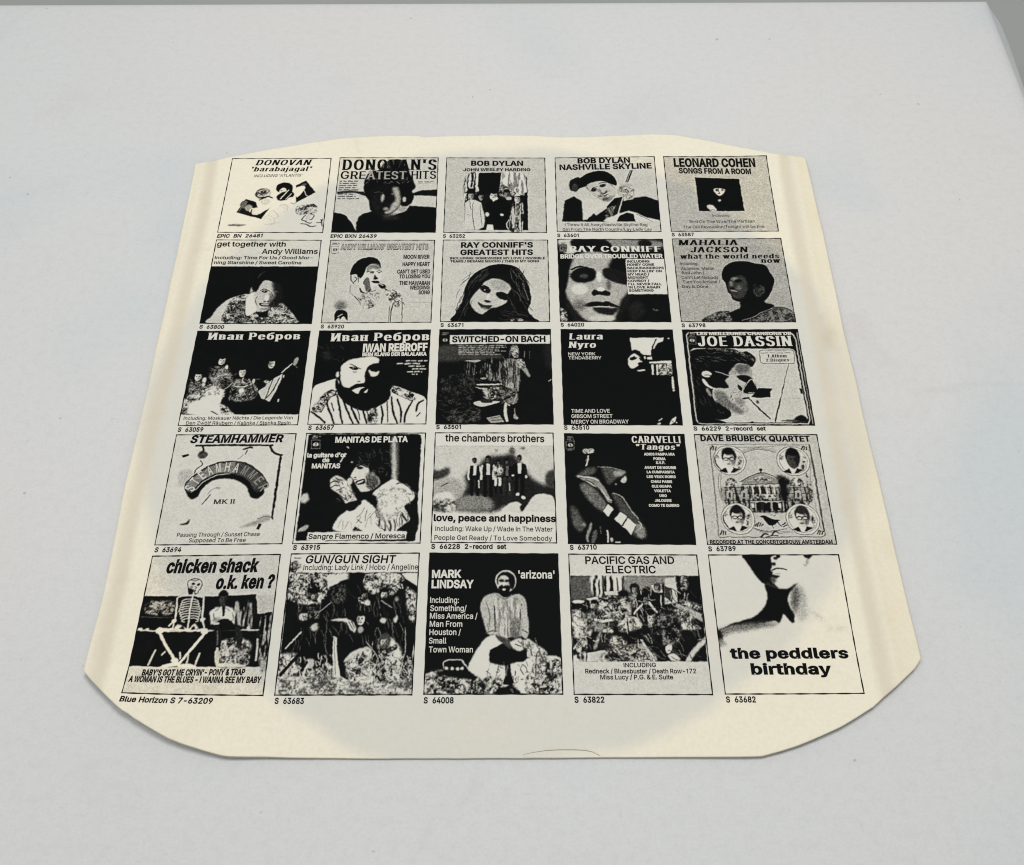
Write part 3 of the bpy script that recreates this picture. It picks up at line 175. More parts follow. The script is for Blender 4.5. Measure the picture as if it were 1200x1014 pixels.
COVERS = [
[[-133.4,132.7,-83.8,132.8,-83.2,83.2,-133.4,83.5],93,"cream square with scattered tilted photo scraps and flower drawings",[["P",8,1,[142,743,211,561,317,605,368,764,457,682,397,827]],["E",35,5,206,636,42,52,0],["E",6,4,274,636,44,52,0],["E",55,5,255,679,36,43,0],["E",85,4,333,729,46,52,50],["E",80,2,294,714,31,29,0],["L",40,6,0,[166,729,204,622,221,593]],["L",5,12,0,[287,700,291,764,339,778]],["E",8,4,370,487,75,72,-30],["E",70,4,412,492,34,52,20],["N",10,70,7,50,[309,462,377,419,433,448,390,521,329,535]],["L",8,17,0,[345,579,393,543,427,528,472,550]],["E",75,2,410,600,47,41,0],["E",5,2,572,412,82,75,10],["E",5,2,632,434,26,72,0],["E",78,2,562,463,34,52,20],["E",10,1,547,449,8,7,0],["E",5,4,594,521,89,58,-40],["L",85,11,0,[551,558,578,514,617,441]],["L",80,7,0,[604,565,649,493]],["E",82,2,645,558,31,17,-40],["P",6,1,[684,376,777,309,887,471,713,611,699,551]],["B",85,2,[683,420,733,390,757,376,777,420,752,478,705,536]],["L",85,7,0,[755,405,802,515,819,522]],["E",30,4,762,368,27,17,-40],["L",15,5,0,[656,608,684,629,717,601]],["L",62,4,0,[417,862,442,792,494,799,530,868,477,889]],["L",66,4,0,[442,841,468,817,500,854]],["L",62,4,0,[463,792,480,722,520,729,550,799,509,820]],["L",66,4,0,[482,771,501,747,527,785]],["L",62,4,0,[542,707,562,636,605,644,636,715,592,736]],["L",66,4,0,[563,686,584,662,611,700]],["L",60,4,0,[415,889,478,903,537,882,577,875]],["L",62,4,0,[496,707,544,764,569,806]],["L",60,4,0,[551,651,612,636,643,686]],["E",5,6,765,715,47,58,0],["E",4,5,871,693,47,65,0],["N",5,90,10,55,[719,665,799,637,913,651,912,750,811,764,739,764]],["L",5,11,0,[817,778,795,806,788,840,835,854]],["L",8,9,0,[862,764,899,778,879,833,848,826]],["E",75,2,845,799,26,43,0],["L",5,12,0,[782,889,834,895,877,923,927,916]],["L",5,10,0,[820,861,863,882,883,875]],["L",5,11,0,[933,875,973,868,985,826]],["L",6,10,0,[970,833,988,916]],["E",50,7,171,906,92,17,0],["E",40,5,151,910,63,9,0]],[["DONOVAN","fat",242,96,794,94,77,4,28],["'barabajagal'","fat",202,182,812,178,64,4,22],["INCLUDING 'ATLANTIS'","hel",251,263,729,254,36,20,15]],["EPIC  BN  26481","cat",2,1068,433,1060,41,6,12]],
[[-79.3,133.3,-29.9,133.1,-29.4,83.1,-79.0,83.3],76,"dark curly-haired head against a pale car window",[["P",10,5,[7,466,144,452,278,469,320,538,189,483,10,498]],["P",6,5,[762,486,856,447,1004,437,1007,526,837,518,763,518]],["B",3,2,[-7,1014,-14,766,43,753,113,778,171,857,213,939,226,1014]],["P",3,4,[237,1014,229,877,250,801,288,760,370,727,536,808,699,725,738,654,1011,677,1021,1014]],["B",3,4,[269,411,277,294,329,191,413,169,495,79,557,33,645,41,706,183,747,280,785,404,755,455,774,526,752,626,680,668,621,640,555,766,472,780,364,725,329,584,298,526]],["B",7,10,[330,455,469,382,620,411,645,584,624,697,524,773,408,753,346,612]],["F",280,116,745,353,60,14,34,42,5,60,150],["E",10,20,418,584,53,129,0],["L",25,7,0,[380,483,432,469,465,483]],["E",3,4,503,505,32,17,0],["B",62,22,[557,418,609,411,639,526,637,640,594,718,544,753,558,640,595,584,577,498]],["E",70,10,467,552,16,54,5],["E",50,15,504,697,30,23,0],["E",62,12,532,739,38,23,-50],["E",5,6,519,498,42,34,0],["E",55,10,561,498,13,14,0],["E",6,5,485,647,25,14,0],["E",70,7,681,572,18,34,0],["E",60,15,671,697,44,37,-40],["E",15,37,557,808,95,43,0],["N",3,30,11,25,[413,161,493,41,645,41,717,191,674,206,499,146]],["L",20,5,0,[390,131,428,56,475,116,536,41,563,131]],["L",25,5,0,[606,131,635,56,682,146]],["Z",25,21,238,312,576,9],["Z",30,808,980,321,356,2]],[["DONOVAN'S","fat",31,173,991,169,147,5,0],["GRE","serif",25,294,277,297,106,6,0],["ATEST","serif",288,300,687,297,109,60,0],["HITS","serif",734,294,989,291,109,6,0]],["EPIC BXN 26439","cat",-5,1067,438,1067,40,6,5]],
[[-25.6,133.1,23.7,132.9,23.7,82.8,-25.4,83.0],73,"small dark photo of a group standing under trees",[["P",7,1,[198,264,245,223,342,206,558,200,784,223,818,264,821,970,201,967,195,639]],["V",10,85,11,50,[198,264,321,209,319,453,199,582]],["B",80,5,[315,220,331,206,323,352,345,410,324,468,307,381]],["V",45,85,15,62,[558,206,784,223,805,294,813,496,728,496,665,453,580,439,537,453]],["L",25,7,0,[633,220,633,352,665,453]],["L",30,6,0,[708,250,718,381,707,468]],["N",10,80,12,50,[537,453,558,352,633,410,686,453,675,525,558,525]],["P",3,2,[326,220,558,203,537,453,495,496,346,482,323,396]],["P",76,4,[199,611,251,565,305,575,358,611,402,807,388,932,331,967,196,967,198,779]],["L",25,7,0,[279,611,276,779,300,959]],["L",30,6,0,[348,639,360,807,372,918]],["L",20,6,0,[246,582,253,667,264,709]],["L",45,5,0,[224,765,255,779]],["E",5,4,258,498,36,48,0],["E",66,2,258,518,27,43,0],["E",5,4,257,479,28,16,0],["E",26,10,277,521,10,32,0],["E",12,3,247,511,6,5,0],["E",12,3,268,511,6,5,0],["E",36,3,261,526,4,7,0],["E",15,3,258,540,10,4,0],["P",4,2,[197,482,324,479,292,453,292,417,228,417,218,453]],["E",4,4,357,516,31,48,0],["E",55,2,357,537,23,43,0],["E",4,4,357,498,24,16,0],["E",15,9,373,539,8,32,0],["E",12,3,347,530,5,5,0],["E",12,3,366,530,5,5,0],["E",25,3,360,545,3,7,0],["E",15,3,357,559,8,4,0],["P",3,4,[400,625,474,582,559,568,643,625,674,779,632,959,528,970,476,890,403,918]],["P",85,2,[414,967,424,897,476,901,487,967]],["E",85,4,421,765,19,29,0],["E",85,2,564,770,17,14,0],["E",3,4,479,495,46,57,30],["E",80,2,479,519,34,52,30],["E",3,4,479,473,36,19,30],["E",40,13,503,522,12,38,30],["E",12,4,464,511,8,6,0],["E",12,4,492,511,8,6,0],["E",50,4,483,529,5,9,0],["E",15,4,479,545,12,4,0],["P",85,2,[463,561,516,532,527,561,479,599]],["E",5,4,614,478,36,54,0],["E",50,2,614,502,27,49,0],["E",5,4,614,458,28,18,0],["E",10,10,632,504,10,36,0],["E",12,3,602,494,6,6,0],["E",12,3,624,494,6,6,0],["E",20,3,617,511,4,8,0],["E",15,3,614,526,10,4,0],["E",70,5,633,554,28,23,0],["E",30,4,574,399,25,33,0],["E",55,2,574,413,19,30,0],["E",30,4,574,386,20,11,0],["E",15,7,587,415,7,22,0],["E",12,2,566,408,4,3,0],["E",12,2,581,408,4,3,0],["E",25,2,576,419,3,5,0],["E",15,2,574,428,7,3,0],["P",25,5,[664,639,717,611,780,639,788,967,643,967]],["V",10,70,11,50,[664,639,738,611,780,653,777,967,643,967]],["E",5,4,717,543,36,54,0],["E",75,2,717,566,27,49,0],["E",5,4,718,522,28,18,0],["E",35,10,736,568,10,36,0],["E",12,3,706,558,6,6,0],["E",12,3,727,558,6,6,0],["E",45,3,720,575,4,8,0],["E",15,3,717,590,10,4,0],["P",75,2,[686,525,749,518,734,475,707,475]],["P",4,2,[787,482,820,468,821,970,767,970,779,779]],["L",70,10,0,[632,835,611,904,632,959]],["L",75,7,0,[743,695,747,807,752,959]]],[["BOB DYLAN","ext",249,106,779,106,63,4,0],["JOHN WESLEY HARDING","ext",171,183,854,180,37,4,0]],["S  63252","cat",-6,1065,209,1065,41,6,0]],
[[28.9,133.0,78.8,133.7,78.3,83.2,28.8,83.4],75,"smiling guitarist in a dark brimmed hat",[["P",4,4,[50,872,84,589,176,533,249,591,318,705,388,789,485,705,571,650,678,594,774,559,879,539,999,596,1006,874]],["P",78,5,[254,591,345,563,488,649,390,733,292,845,255,852]],["B",50,5,[298,404,332,332,503,319,583,421,577,536,521,607,459,592,368,506]],["B",72,7,[319,390,374,347,502,334,582,436,589,508,525,536,490,607,449,578,358,491]],["E",12,5,381,448,32,23,-50],["E",12,5,468,391,36,20,-35],["L",15,11,0,[348,462,371,419,414,405]],["L",15,10,0,[426,369,470,348,506,355]],["E",50,10,433,463,17,37,-40],["N",10,70,9,50,[421,506,518,449,548,479,493,535,429,549]],["L",85,10,0,[462,521,494,507,532,478]],["E",30,10,491,571,38,26,-30],["B",3,2,[192,359,271,258,369,200,487,190,570,247,610,335,600,393,543,363,439,326,331,361,298,404,255,418,189,461]],["B",6,4,[133,388,151,315,227,272,258,316,223,418,157,460]],["E",20,7,191,417,32,57,0],["P",4,2,[492,677,576,565,661,537,672,706,523,790]],["N",5,50,10,50,[496,706,571,664,630,720,582,846,479,845]],["P",8,2,[691,350,748,183,780,184,723,351]],["L",60,6,0,[707,343,758,191]],["B",68,5,[601,465,648,379,733,365,782,423,763,566,700,580,640,537]],["N",30,80,10,60,[623,451,668,393,772,409,753,552,681,551]],["L",30,7,0,[646,422,699,408,749,437]],["P",10,2,[569,706,628,551,671,537,582,860,530,859]],["L",85,11,0,[660,551,621,706,571,866]],["B",80,4,[478,873,565,790,692,735,763,749,862,812,1001,874]],["P",5,2,[581,871,616,790,691,751,751,770,766,871]],["L",20,6,0,[782,777,861,826,930,871]],["P",75,1,[-2,875,1011,874,1006,1011,-5,1011]]],[["BOB DYLAN","ext",228,79,757,77,67,4,0],["NASHVILLE SKYLINE","ext",42,169,967,160,70,4,0],["I Threw It All Away/Nashville Skyline Rag","hel",78,928,875,929,35,15,0],["Girl From The North Country/Lay Lady Lay","hel",53,988,917,988,34,15,0]],["S  63601","cat",-2,1070,209,1069,41,6,0]],
[[83.5,133.7,134.9,132.9,134.2,83.1,83.2,83.3],67,"grey square with a small black portrait in its middle",[["P",4,1,[281,284,703,307,710,737,279,738]],["B",75,4,[445,446,499,417,553,439,537,496,498,532,464,511]],["E",5,4,475,456,14,13,0],["E",10,4,528,456,10,11,0],["L",10,7,0,[493,424,486,468,496,493]],["E",20,2,490,504,14,6,0],["B",4,4,[435,439,480,403,540,410,557,446,508,432,477,432]],["E",70,4,486,596,14,14,50],["B",80,4,[358,667,415,660,449,723,427,740,388,730]],["L",10,6,0,[388,730,409,716,433,730]]],[["LEONARD COHEN","cond",91,136,881,142,107,4,0],["SONGS FROM A ROOM","cond",130,228,828,240,69,4,0],["Including:","hel",400,810,569,810,31,20,0],["Bird On The Wire/The Partisan","hel",179,893,792,886,35,20,0],["The Old Revolution/Tonight will be fine","hel",116,962,875,955,34,20,0]],["S  63587","cat",0,1062,206,1060,41,6,0]],
[[-133.2,78.7,-83.4,78.3,-82.9,28.7,-133.0,28.9],80,"smiling man leaning forward on black",[["P",4,0,[-20,329,1017,327,1013,1016,-10,1016]],["B",75,5,[74,1004,97,907,148,797,224,716,306,678,382,659,463,684,537,809,504,1004]],["N",8,80,8,50,[218,809,270,697,385,684,469,882,676,833,822,931,849,1004,236,1004]],["B",30,9,[615,808,706,759,795,858,858,1004,504,1004,488,882]],["N",8,75,8,50,[485,858,632,796,728,784,858,1004,427,1004]],["N",5,50,8,50,[301,784,384,747,418,931,389,1004,301,992]],["B",85,3,[379,747,401,659,448,647,473,759,480,858,405,907]],["B",72,7,[437,634,467,558,518,496,600,519,657,583,658,684,632,796,562,858,492,833,456,747]],["B",10,25,[598,507,680,532,703,734,617,833,589,759,629,684,610,608]],["E",62,6,416,609,16,43,20],["B",4,5,[411,583,439,494,487,404,565,390,662,455,696,583,661,532,579,507,518,494,486,558,457,634]],["E",10,3,534,629,28,15,10],["E",70,2,530,624,7,5,0],["L",10,10,0,[493,615,531,602,583,624]],["L",25,9,0,[594,634,627,709,597,747]],["E",85,5,564,709,20,38,0],["L",25,7,0,[473,684,465,734,487,796]],["E",10,3,555,784,55,22,15],["E",90,1,558,781,39,10,15],["L",10,5,0,[513,769,563,784,611,779]],["E",10,2,550,744,13,8,0],["E",10,2,580,747,10,8,0],["B",35,11,[584,634,614,684,607,747,586,734,590,684]],["L",20,6,0,[620,734,639,771,619,808]],["E",30,7,638,631,22,12,0],["L",10,7,0,[606,615,635,606,661,619]],["E",50,7,559,833,39,13,0],["P",70,2,[615,827,626,808,660,880,652,897]],["P",6,3,[481,864,564,870,598,833,591,931,523,931]],["L",20,7,0,[455,468,479,417,505,391]]],[["get together with","med",14,81,668,81,60,4,0],["Andy Williams","med",450,172,981,170,59,4,0],["Including: Time For Us / Good Mor-","med",18,241,939,238,37,8,0],["ning Starshine / Sweet Caroline","med",20,300,840,301,37,8,0]],["S  63800","cat",2,1057,222,1058,38,6,5]],
[[-78.9,78.3,-29.5,78.1,-29.2,29.2,-78.5,29.1],74,"pale square with a singer holding a microphone",[["P",47,0,[14,73,83,73,89,165,20,165]],["P",74,0,[19,79,80,79,85,160,24,160]],["E",15,0,53,119,21,19,0],["E",74,0,53,119,7,16,0],["E",15,0,53,119,3,7,0],["Z",15,19,75,50,60,1],["Z",20,18,87,29,48,1],["Z",30,29,76,160,177,1],["B",80,5,[328,458,350,340,447,274,503,366,512,432,501,510,464,549,410,639,349,613,303,523]],["B",5,3,[218,431,225,353,274,260,372,214,444,227,487,274,507,353,469,314,408,300,370,340,346,432,319,471,298,458,276,425,241,431]],["B",50,11,[370,340,408,300,479,307,498,366,452,366,412,360,375,406]],["L",30,7,0,[410,340,450,333,491,347]],["L",5,11,0,[231,431,230,483,264,542]],["E",75,3,269,471,22,36,0],["L",10,9,0,[263,458,285,484,263,522]],["L",10,8,0,[286,431,300,484,303,523]],["L",5,9,0,[374,399,408,386,439,399]],["E",10,2,420,408,18,9,0],["L",6,9,0,[464,393,493,380,515,399]],["E",10,2,490,408,14,8,0],["B",6,5,[447,432,468,458,484,478,445,491]],["L",8,14,0,[379,471,354,536,404,549,380,484]],["B",35,9,[360,484,399,471,415,562,429,626,390,639,367,587]],["L",6,16,0,[323,594,341,638,392,658,418,613]],["B",8,2,[422,510,481,504,502,523,463,539]],["E",85,2,464,546,28,12,0],["B",10,2,[493,536,544,549,566,588,527,601,495,568]],["L",80,7,0,[503,543,535,562]],["L",7,18,0,[546,588,620,659,712,723]],["L",85,6,0,[556,588,629,652,702,716]],["N",4,80,10,70,[559,639,607,614,657,614,711,691,707,805,658,817,621,767]],["L",6,11,0,[627,614,669,653,662,716]],["L",6,10,0,[611,678,664,754,703,742]],["L",20,6,0,[613,805,611,998]],["L",6,10,0,[641,779,628,892,629,1001]],["L",10,7,0,[722,717,730,843,731,1002]],["L",15,7,0,[734,767,747,793]],["L",12,10,0,[280,689,318,740]],["L",15,9,0,[338,740,411,652,468,620]],["N",15,75,9,80,[315,689,430,639,511,665,497,766,424,841,342,791]],["L",30,5,0,[236,561,232,638,275,689]],["L",40,3,0,[361,791,375,841]],["E",55,18,161,796,62,65,0],["E",40,21,156,802,40,41,0],["B",5,2,[122,865,215,863,238,977,196,927,169,964,153,939,117,979]],["L",80,7,0,[147,927,184,902]],["L",80,6,0,[161,976,197,940]],["L",45,3,0,[769,767,982,766]]],[["ANDY WILLIAMS' GREATEST HITS","out",103,119,942,117,68,12,0],["MOON RIVER","bold",710,234,960,233,46,4,0],["HAPPY HEART","bold",705,325,965,324,45,4,0],["CAN'T GET USED","bold",659,417,971,416,45,4,0],["TO LOSING YOU","bold",682,476,973,475,44,4,0],["THE HAWAIIAN","bold",686,556,974,556,44,4,0],["WEDDING","bold",786,612,974,611,44,4,0],["SONG","bold",871,670,978,669,44,4,0]],["S  63920","cat",-1,1061,211,1063,39,6,0]],
[[-25.4,78.2,24.1,78.0,24.1,29.2,-25.0,29.5],75,"long-haired woman with her head tilted",[["B",5,3,[147,1012,137,900,184,786,207,696,225,567,283,449,362,370,473,314,594,306,694,337,764,423,803,540,831,669,830,772,804,873,852,948,856,1010]],["B",72,5,[270,760,296,683,355,606,404,528,474,482,554,501,623,553,648,618,633,695,603,772,534,823,456,848,378,912,319,874,284,823]],["B",60,25,[474,515,554,508,628,566,613,625,524,625,474,593]],["E",62,16,514,541,60,31,20],["B",8,7,[355,593,404,567,459,625,435,664,385,644]],["B",6,7,[504,670,564,651,628,695,603,747,534,721]],["E",60,2,405,625,8,7,0],["L",5,9,0,[355,586,404,573,444,599]],["L",6,12,0,[514,657,574,657,628,689]],["E",12,7,431,760,30,16,30],["E",80,7,435,702,14,39,30],["B",15,6,[342,766,396,804,475,810,436,855,372,830]],["L",8,7,0,[347,773,406,808,470,817]],["E",45,5,402,842,30,10,30],["E",75,9,554,772,45,29,-20],["B",6,9,[603,695,673,592,712,695,672,848,554,899,476,874,554,823,613,772]],["F",654,383,809,848,26,14,30,173,5,125,25],["F",212,410,434,541,16,12,26,150,5,230,25],["F",157,645,261,949,14,12,24,150,5,190,20],["F",476,874,788,986,16,10,22,127,5,20,40],["L",40,6,0,[753,540,782,644,810,746]],["L",22,6,0,[674,383,714,370,744,436]],["L",20,6,0,[246,619,313,476,393,397]],["N",4,60,10,50,[652,973,740,967,759,1004,661,1008]],["E",55,3,739,983,20,10,0]],[["RAY CONNIFF'S","ext",171,96,860,93,64,4,0],["GREATEST HITS","ext",166,189,859,187,63,4,0],["INCLUDING: SOMEWHERE MY LOVE / INVISIBLE","ext",70,245,972,243,27,10,0],["TEARS / BESAME MUCHO / THIS IS MY SONG","ext",73,283,916,282,27,10,0]],["S  63671","cat",2,1060,212,1059,40,6,0]],
[[28.8,78.5,78.5,78.3,78.5,28.9,28.9,29.3],10,"tight close-up of a woman's face with a white text box",[["B",75,14,[18,3,182,10,219,98,145,178,54,165,16,84]],["B",50,23,[467,3,671,3,972,30,977,97,522,111]],["B",6,16,[151,3,447,10,522,124,419,165,217,152,138,98]],["E",10,14,829,57,69,52,0],["B",64,18,[73,547,109,351,164,219,257,165,398,165,517,218,510,337,628,532,631,647,566,748,518,898,475,985,358,1010,243,986,169,900,86,751,59,649]],["B",5,23,[520,151,658,205,1057,231,1011,1018,608,1021,554,948,644,748,636,570,502,481,470,337,515,245]],["B",5,11,[-1,152,73,232,123,219,99,351,83,521,50,649,64,826,126,1012,-10,1012]],["B",6,11,[106,443,179,364,279,357,347,403,343,481,282,533,182,540,124,508]],["E",25,11,235,462,40,26,0],["L",10,21,0,[118,384,199,344,328,377]],["B",10,16,[418,377,509,363,634,441,636,558,538,545,442,494,415,442]],["E",85,14,374,468,24,64,0],["E",80,14,189,623,79,64,0],["E",35,18,458,571,24,64,0],["B",6,9,[296,667,327,623,366,642,406,629,473,660,451,698,364,686,314,699]],["E",85,9,386,622,34,26,0],["B",5,6,[216,813,281,775,350,762,389,772,438,762,505,799,561,836,483,830,357,818,269,831]],["B",12,10,[308,837,376,831,483,843,541,836,478,923,372,912,316,875]],["L",70,10,0,[318,825,396,828,454,824]],["E",75,21,380,961,119,34,0],["E",40,30,182,813,59,64,0],["N",10,80,13,50,[-15,851,52,876,59,987,-10,1012]],["B",12,34,[620,823,741,760,770,897,667,996]],["N",5,45,9,60,[841,847,898,865,868,878]],["P",24,0,[16,65,89,65,84,162,11,163]],["P",35,0,[20,71,84,71,80,157,16,157]],["E",10,0,51,114,22,19,0],["E",35,0,51,114,8,17,0],["E",10,0,51,114,4,7,0],["Z",10,24,82,41,51,1],["Z",10,33,76,44,63,1],["P",84,0,[635,251,1001,247,999,675,632,679]]],[["RAY CONNIFF","fat",105,161,977,159,73,93,0],["BRIDGE OVER TROUBLED WATER","bold",22,243,987,235,48,93,0],["INCLUDING:","ext",646,295,864,293,28,6,0],["HONEY COME","ext",645,335,899,333,28,6,0],["BACK/RAINDROPS","ext",645,375,986,373,27,6,0],["KEEP FALLIN' ON","ext",644,414,963,412,27,6,0],["MY HEAD /","ext",644,454,846,452,27,6,0],["MIDNIGHT","ext",643,493,833,491,27,6,0],["COWBOY /","ext",643,532,840,530,27,6,0],["I'LL NEVER FALL","ext",642,571,950,569,27,6,0],["IN LOVE AGAIN","ext",642,610,933,608,27,6,0],["SOMETHING","ext",642,649,871,647,27,6,0]],["S  64020","cat",1,1058,214,1055,39,6,0]],
[[83.2,78.5,134.6,78.5,134.3,28.7,83.1,29.0],62,"grey square with a woman in a wide dark hat",[["E",20,2,94,648,5,8,0],["B",25,3,[226,1008,271,935,342,879,428,873,444,897,534,848,655,934,798,835,911,829,989,878,1008,1006]],["N",12,45,10,50,[226,1008,303,898,427,879,541,946,797,841,980,878,1004,1006]],["B",5,4,[434,897,535,836,553,761,740,699,759,773,837,823,653,946,544,1007,460,1007,448,946]],["L",50,6,0,[537,983,635,946,726,885,826,838]],["B",4,3,[419,418,456,340,539,286,656,281,730,308,814,328,851,419,878,509,844,623,793,724,742,761,657,761,570,774,488,749,467,686,442,648,434,547,410,496]],["B",20,11,[464,534,519,470,597,457,628,521,626,623,567,724,500,724,469,661,451,610]],["E",42,9,521,496,34,20,-20],["E",45,7,486,553,13,31,0],["E",5,6,551,521,33,18,-10],["E",7,4,489,610,23,13,0],["B",50,3,[468,629,510,633,538,643,499,651]],["E",35,10,552,598,29,31,0],["E",25,11,729,636,38,26,-50],["N",3,22,10,60,[679,572,773,585,760,686,683,699]]],[["MAHALIA","fat",49,81,601,79,67,3,15],["JACKSON","fat",153,171,678,171,69,3,15],["what the world needs","fat",51,250,955,247,58,3,10],["now","fat",784,302,960,302,58,3,10],["Including:","hel",50,327,213,327,34,8,0],["Abraham, Martin","hel",49,387,352,387,34,8,0],["And John /","hel",50,438,257,439,34,8,0],["Don't Let Nobody","hel",47,495,379,496,33,8,0],["Turn You Around /","hel",52,549,388,549,33,8,0],["Day Is Done","hel",43,604,277,604,33,8,0]],["S  63798","cat",-1,1061,209,1059,39,6,0]],
[[-133.2,24.5,-83.0,24.5,-83.1,-24.8,-133.2,-25.2],4,"black square with seated players beside a pale bush",[["B",85,4,[56,883,27,767,85,708,130,626,182,591,248,573,324,628,327,711,320,793,395,846,431,898]],["N",5,90,15,75,[27,767,85,708,130,626,182,591,248,573,324,628,337,711,207,686,122,756]],["N",5,85,13,50,[9,882,-9,778,39,661,124,650,143,709,48,778,56,883]],["N",5,90,13,60,[308,781,392,828,431,892,354,892]],["L",10,10,0,[248,856,274,868,310,885]],["N",5,55,13,45,[23,566,66,530,128,554,141,638,43,685]],["E",5,3,82,479,35,46,0],["E",82,2,85,498,27,41,0],["E",5,3,79,461,28,15,0],["E",42,10,104,501,9,30,0],["E",12,3,73,492,6,5,0],["E",12,3,94,492,6,5,0],["E",52,3,89,506,4,7,0],["E",15,3,88,519,9,3,0],["E",80,4,142,531,18,31,0],["E",75,4,142,578,14,24,0],["E",5,3,259,309,35,46,20],["E",80,2,262,329,27,41,20],["E",5,3,257,291,28,15,20],["E",40,10,281,331,9,30,20],["E",12,3,250,322,6,5,0],["E",12,3,271,322,6,5,0],["E",50,3,266,337,4,7,0],["E",15,3,265,350,9,3,0],["N",5,55,12,45,[172,398,259,386,333,423,400,544,334,628,241,591,177,495]],["L",75,8,0,[225,519,273,483,340,472]],["E",80,3,314,392,12,22,0],["L",70,5,0,[324,628,368,592,392,556]],["E",5,3,455,433,35,51,0],["E",82,2,458,455,27,46,0],["E",5,3,452,414,28,17,0],["E",42,10,477,458,9,34,0],["E",12,3,446,448,6,5,0],["E",12,3,467,448,6,5,0],["E",52,3,462,464,4,8,0],["E",15,3,461,479,9,4,0],["N",5,60,12,45,[400,544,455,521,516,533,606,618,600,725,469,759,385,711]],["L",85,10,0,[417,599,477,605,519,593]],["E",85,4,478,647,24,27,0],["L",75,8,0,[473,509,473,545,492,569]],["E",80,3,567,546,14,24,0],["L",70,5,0,[524,521,544,558]],["E",3,3,698,340,38,51,10],["E",72,2,701,363,28,46,10],["E",3,3,696,321,30,17,10],["E",32,11,682,365,10,34,10],["E",12,4,688,355,6,5,0],["E",12,4,711,355,6,5,0],["E",42,4,699,371,4,8,0],["E",15,4,704,386,10,4,0],["P",72,2,[601,618,680,583,749,511,808,469,810,523,769,667,732,761,690,737,659,725]],["L",8,9,0,[739,511,714,619,690,737]],["L",7,11,0,[789,511,746,643,698,726]],["L",40,5,0,[620,654,645,618,670,583]],["P",6,2,[603,594,667,558,681,595,620,654]],["N",30,85,9,60,[655,546,703,535,698,571]],["L",72,11,0,[802,456,854,389,880,359]],["B",55,3,[891,365,895,315,922,291,930,316,912,377]],["L",40,5,0,[913,384,936,408]],["E",70,2,824,497,7,15,0],["E",75,2,806,748,7,17,0],["N",4,50,10,30,[463,712,596,689,583,736,506,748]],["F",7,530,168,686,24,15,60,28,4,90,120],["F",174,410,410,616,40,12,60,33,4,100,120],["F",357,520,602,737,40,12,60,37,4,80,120],["P",86,0,[-4,890,1000,894,1008,1014,-9,1004]]],[["Иван Ребров","fat",100,94,918,92,76,93,0],["Including: Moskauer Nächte / Die Legende Von","hel",33,942,952,943,32,12,0],["Den Zwölf Räubern / Kalinka / Stenka Rasin","hel",60,990,939,995,32,12,0]],["S  63059","cat",3,1061,213,1060,41,6,5]],
[[-78.8,24.6,-29.3,24.9,-29.1,-24.6,-78.8,-24.6],4,"bearded man in a fur hat and striped shirt",[["Z",85,798,989,330,354,1],["Z",85,719,930,359,383,1],["Z",85,826,966,387,410,1],["Z",85,855,977,417,440,1],["Z",85,814,949,448,471,1],["Z",85,855,905,475,498,1],["E",14,33,93,271,40,61,0],["F",0,157,493,349,40,8,20,40,4,90,120],["F",216,627,661,795,50,7,20,44,4,130,50],["B",86,3,[3,1000,0,838,8,626,111,560,198,530,232,579,221,675,310,793,452,864,567,841,657,724,709,612,870,678,990,750,1005,1003]],["L",6,19,0,[131,722,150,816,187,897,220,989]],["L",6,19,0,[223,698,255,840,292,990]],["L",6,19,0,[276,746,325,863,384,992]],["L",6,19,0,[338,782,386,898,432,990]],["L",6,19,0,[450,840,475,910,500,990]],["L",6,19,0,[614,818,630,911,625,991]],["L",6,19,0,[696,725,714,865,760,991]],["L",6,19,0,[746,748,782,865,788,980]],["L",6,19,0,[874,772,827,888,817,980]],["L",6,19,0,[971,761,924,796,913,871]],["L",6,19,0,[14,873,77,920,142,983]],["L",20,10,0,[181,781,208,863]],["L",20,10,0,[411,840,439,956]],["L",20,10,0,[660,771,677,980]],["L",20,10,0,[491,864,538,979]],["L",20,10,0,[920,923,947,889]],["P",7,2,[15,838,112,674,168,639,218,651,214,710,166,722,103,885,63,874]],["N",5,90,13,40,[20,838,122,674,218,651,167,734,92,874]],["P",7,2,[689,612,870,678,897,749,874,772,693,677]],["N",5,95,12,50,[691,642,709,612,880,690,883,761,703,677]],["N",4,85,11,35,[509,979,518,841,566,829,586,979]],["B",3,4,[195,555,208,530,244,603,315,627,359,675,439,700,513,629,595,533,648,582,685,701,641,783,528,841,409,817,285,734,207,639]],["B",86,4,[229,433,244,372,310,323,409,299,509,293,562,325,545,374,486,386,451,459,453,556,411,592,343,610,325,627,264,603,236,519]],["B",4,6,[486,386,554,362,617,411,646,557,611,629,511,605,458,556,451,459]],["B",86,4,[479,435,541,460,570,448,553,496,514,508,493,484]],["E",6,2,520,441,26,12,0],["E",86,4,208,482,14,31,0],["L",6,10,0,[309,372,356,400,408,425]],["B",6,3,[302,412,337,403,388,424,350,440]],["E",86,1,338,415,5,5,0],["L",20,6,0,[341,456,371,459]],["L",10,8,0,[389,562,409,556]],["B",4,3,[330,628,372,592,440,574,509,581,492,611,413,610,356,640]],["B",86,3,[352,652,394,628,453,622,416,646,409,688,379,681]],["B",85,3,[452,676,484,640,477,676]]],[["Иван Ребров","fat",109,119,994,118,90,93,0],["IWAN REBROFF","cond",409,236,984,231,81,93,0],["BEIM KLANG DER BALALAIKA","cond",408,286,978,285,37,93,0]],["S  63657","cat",6,1055,224,1053,41,6,5]],
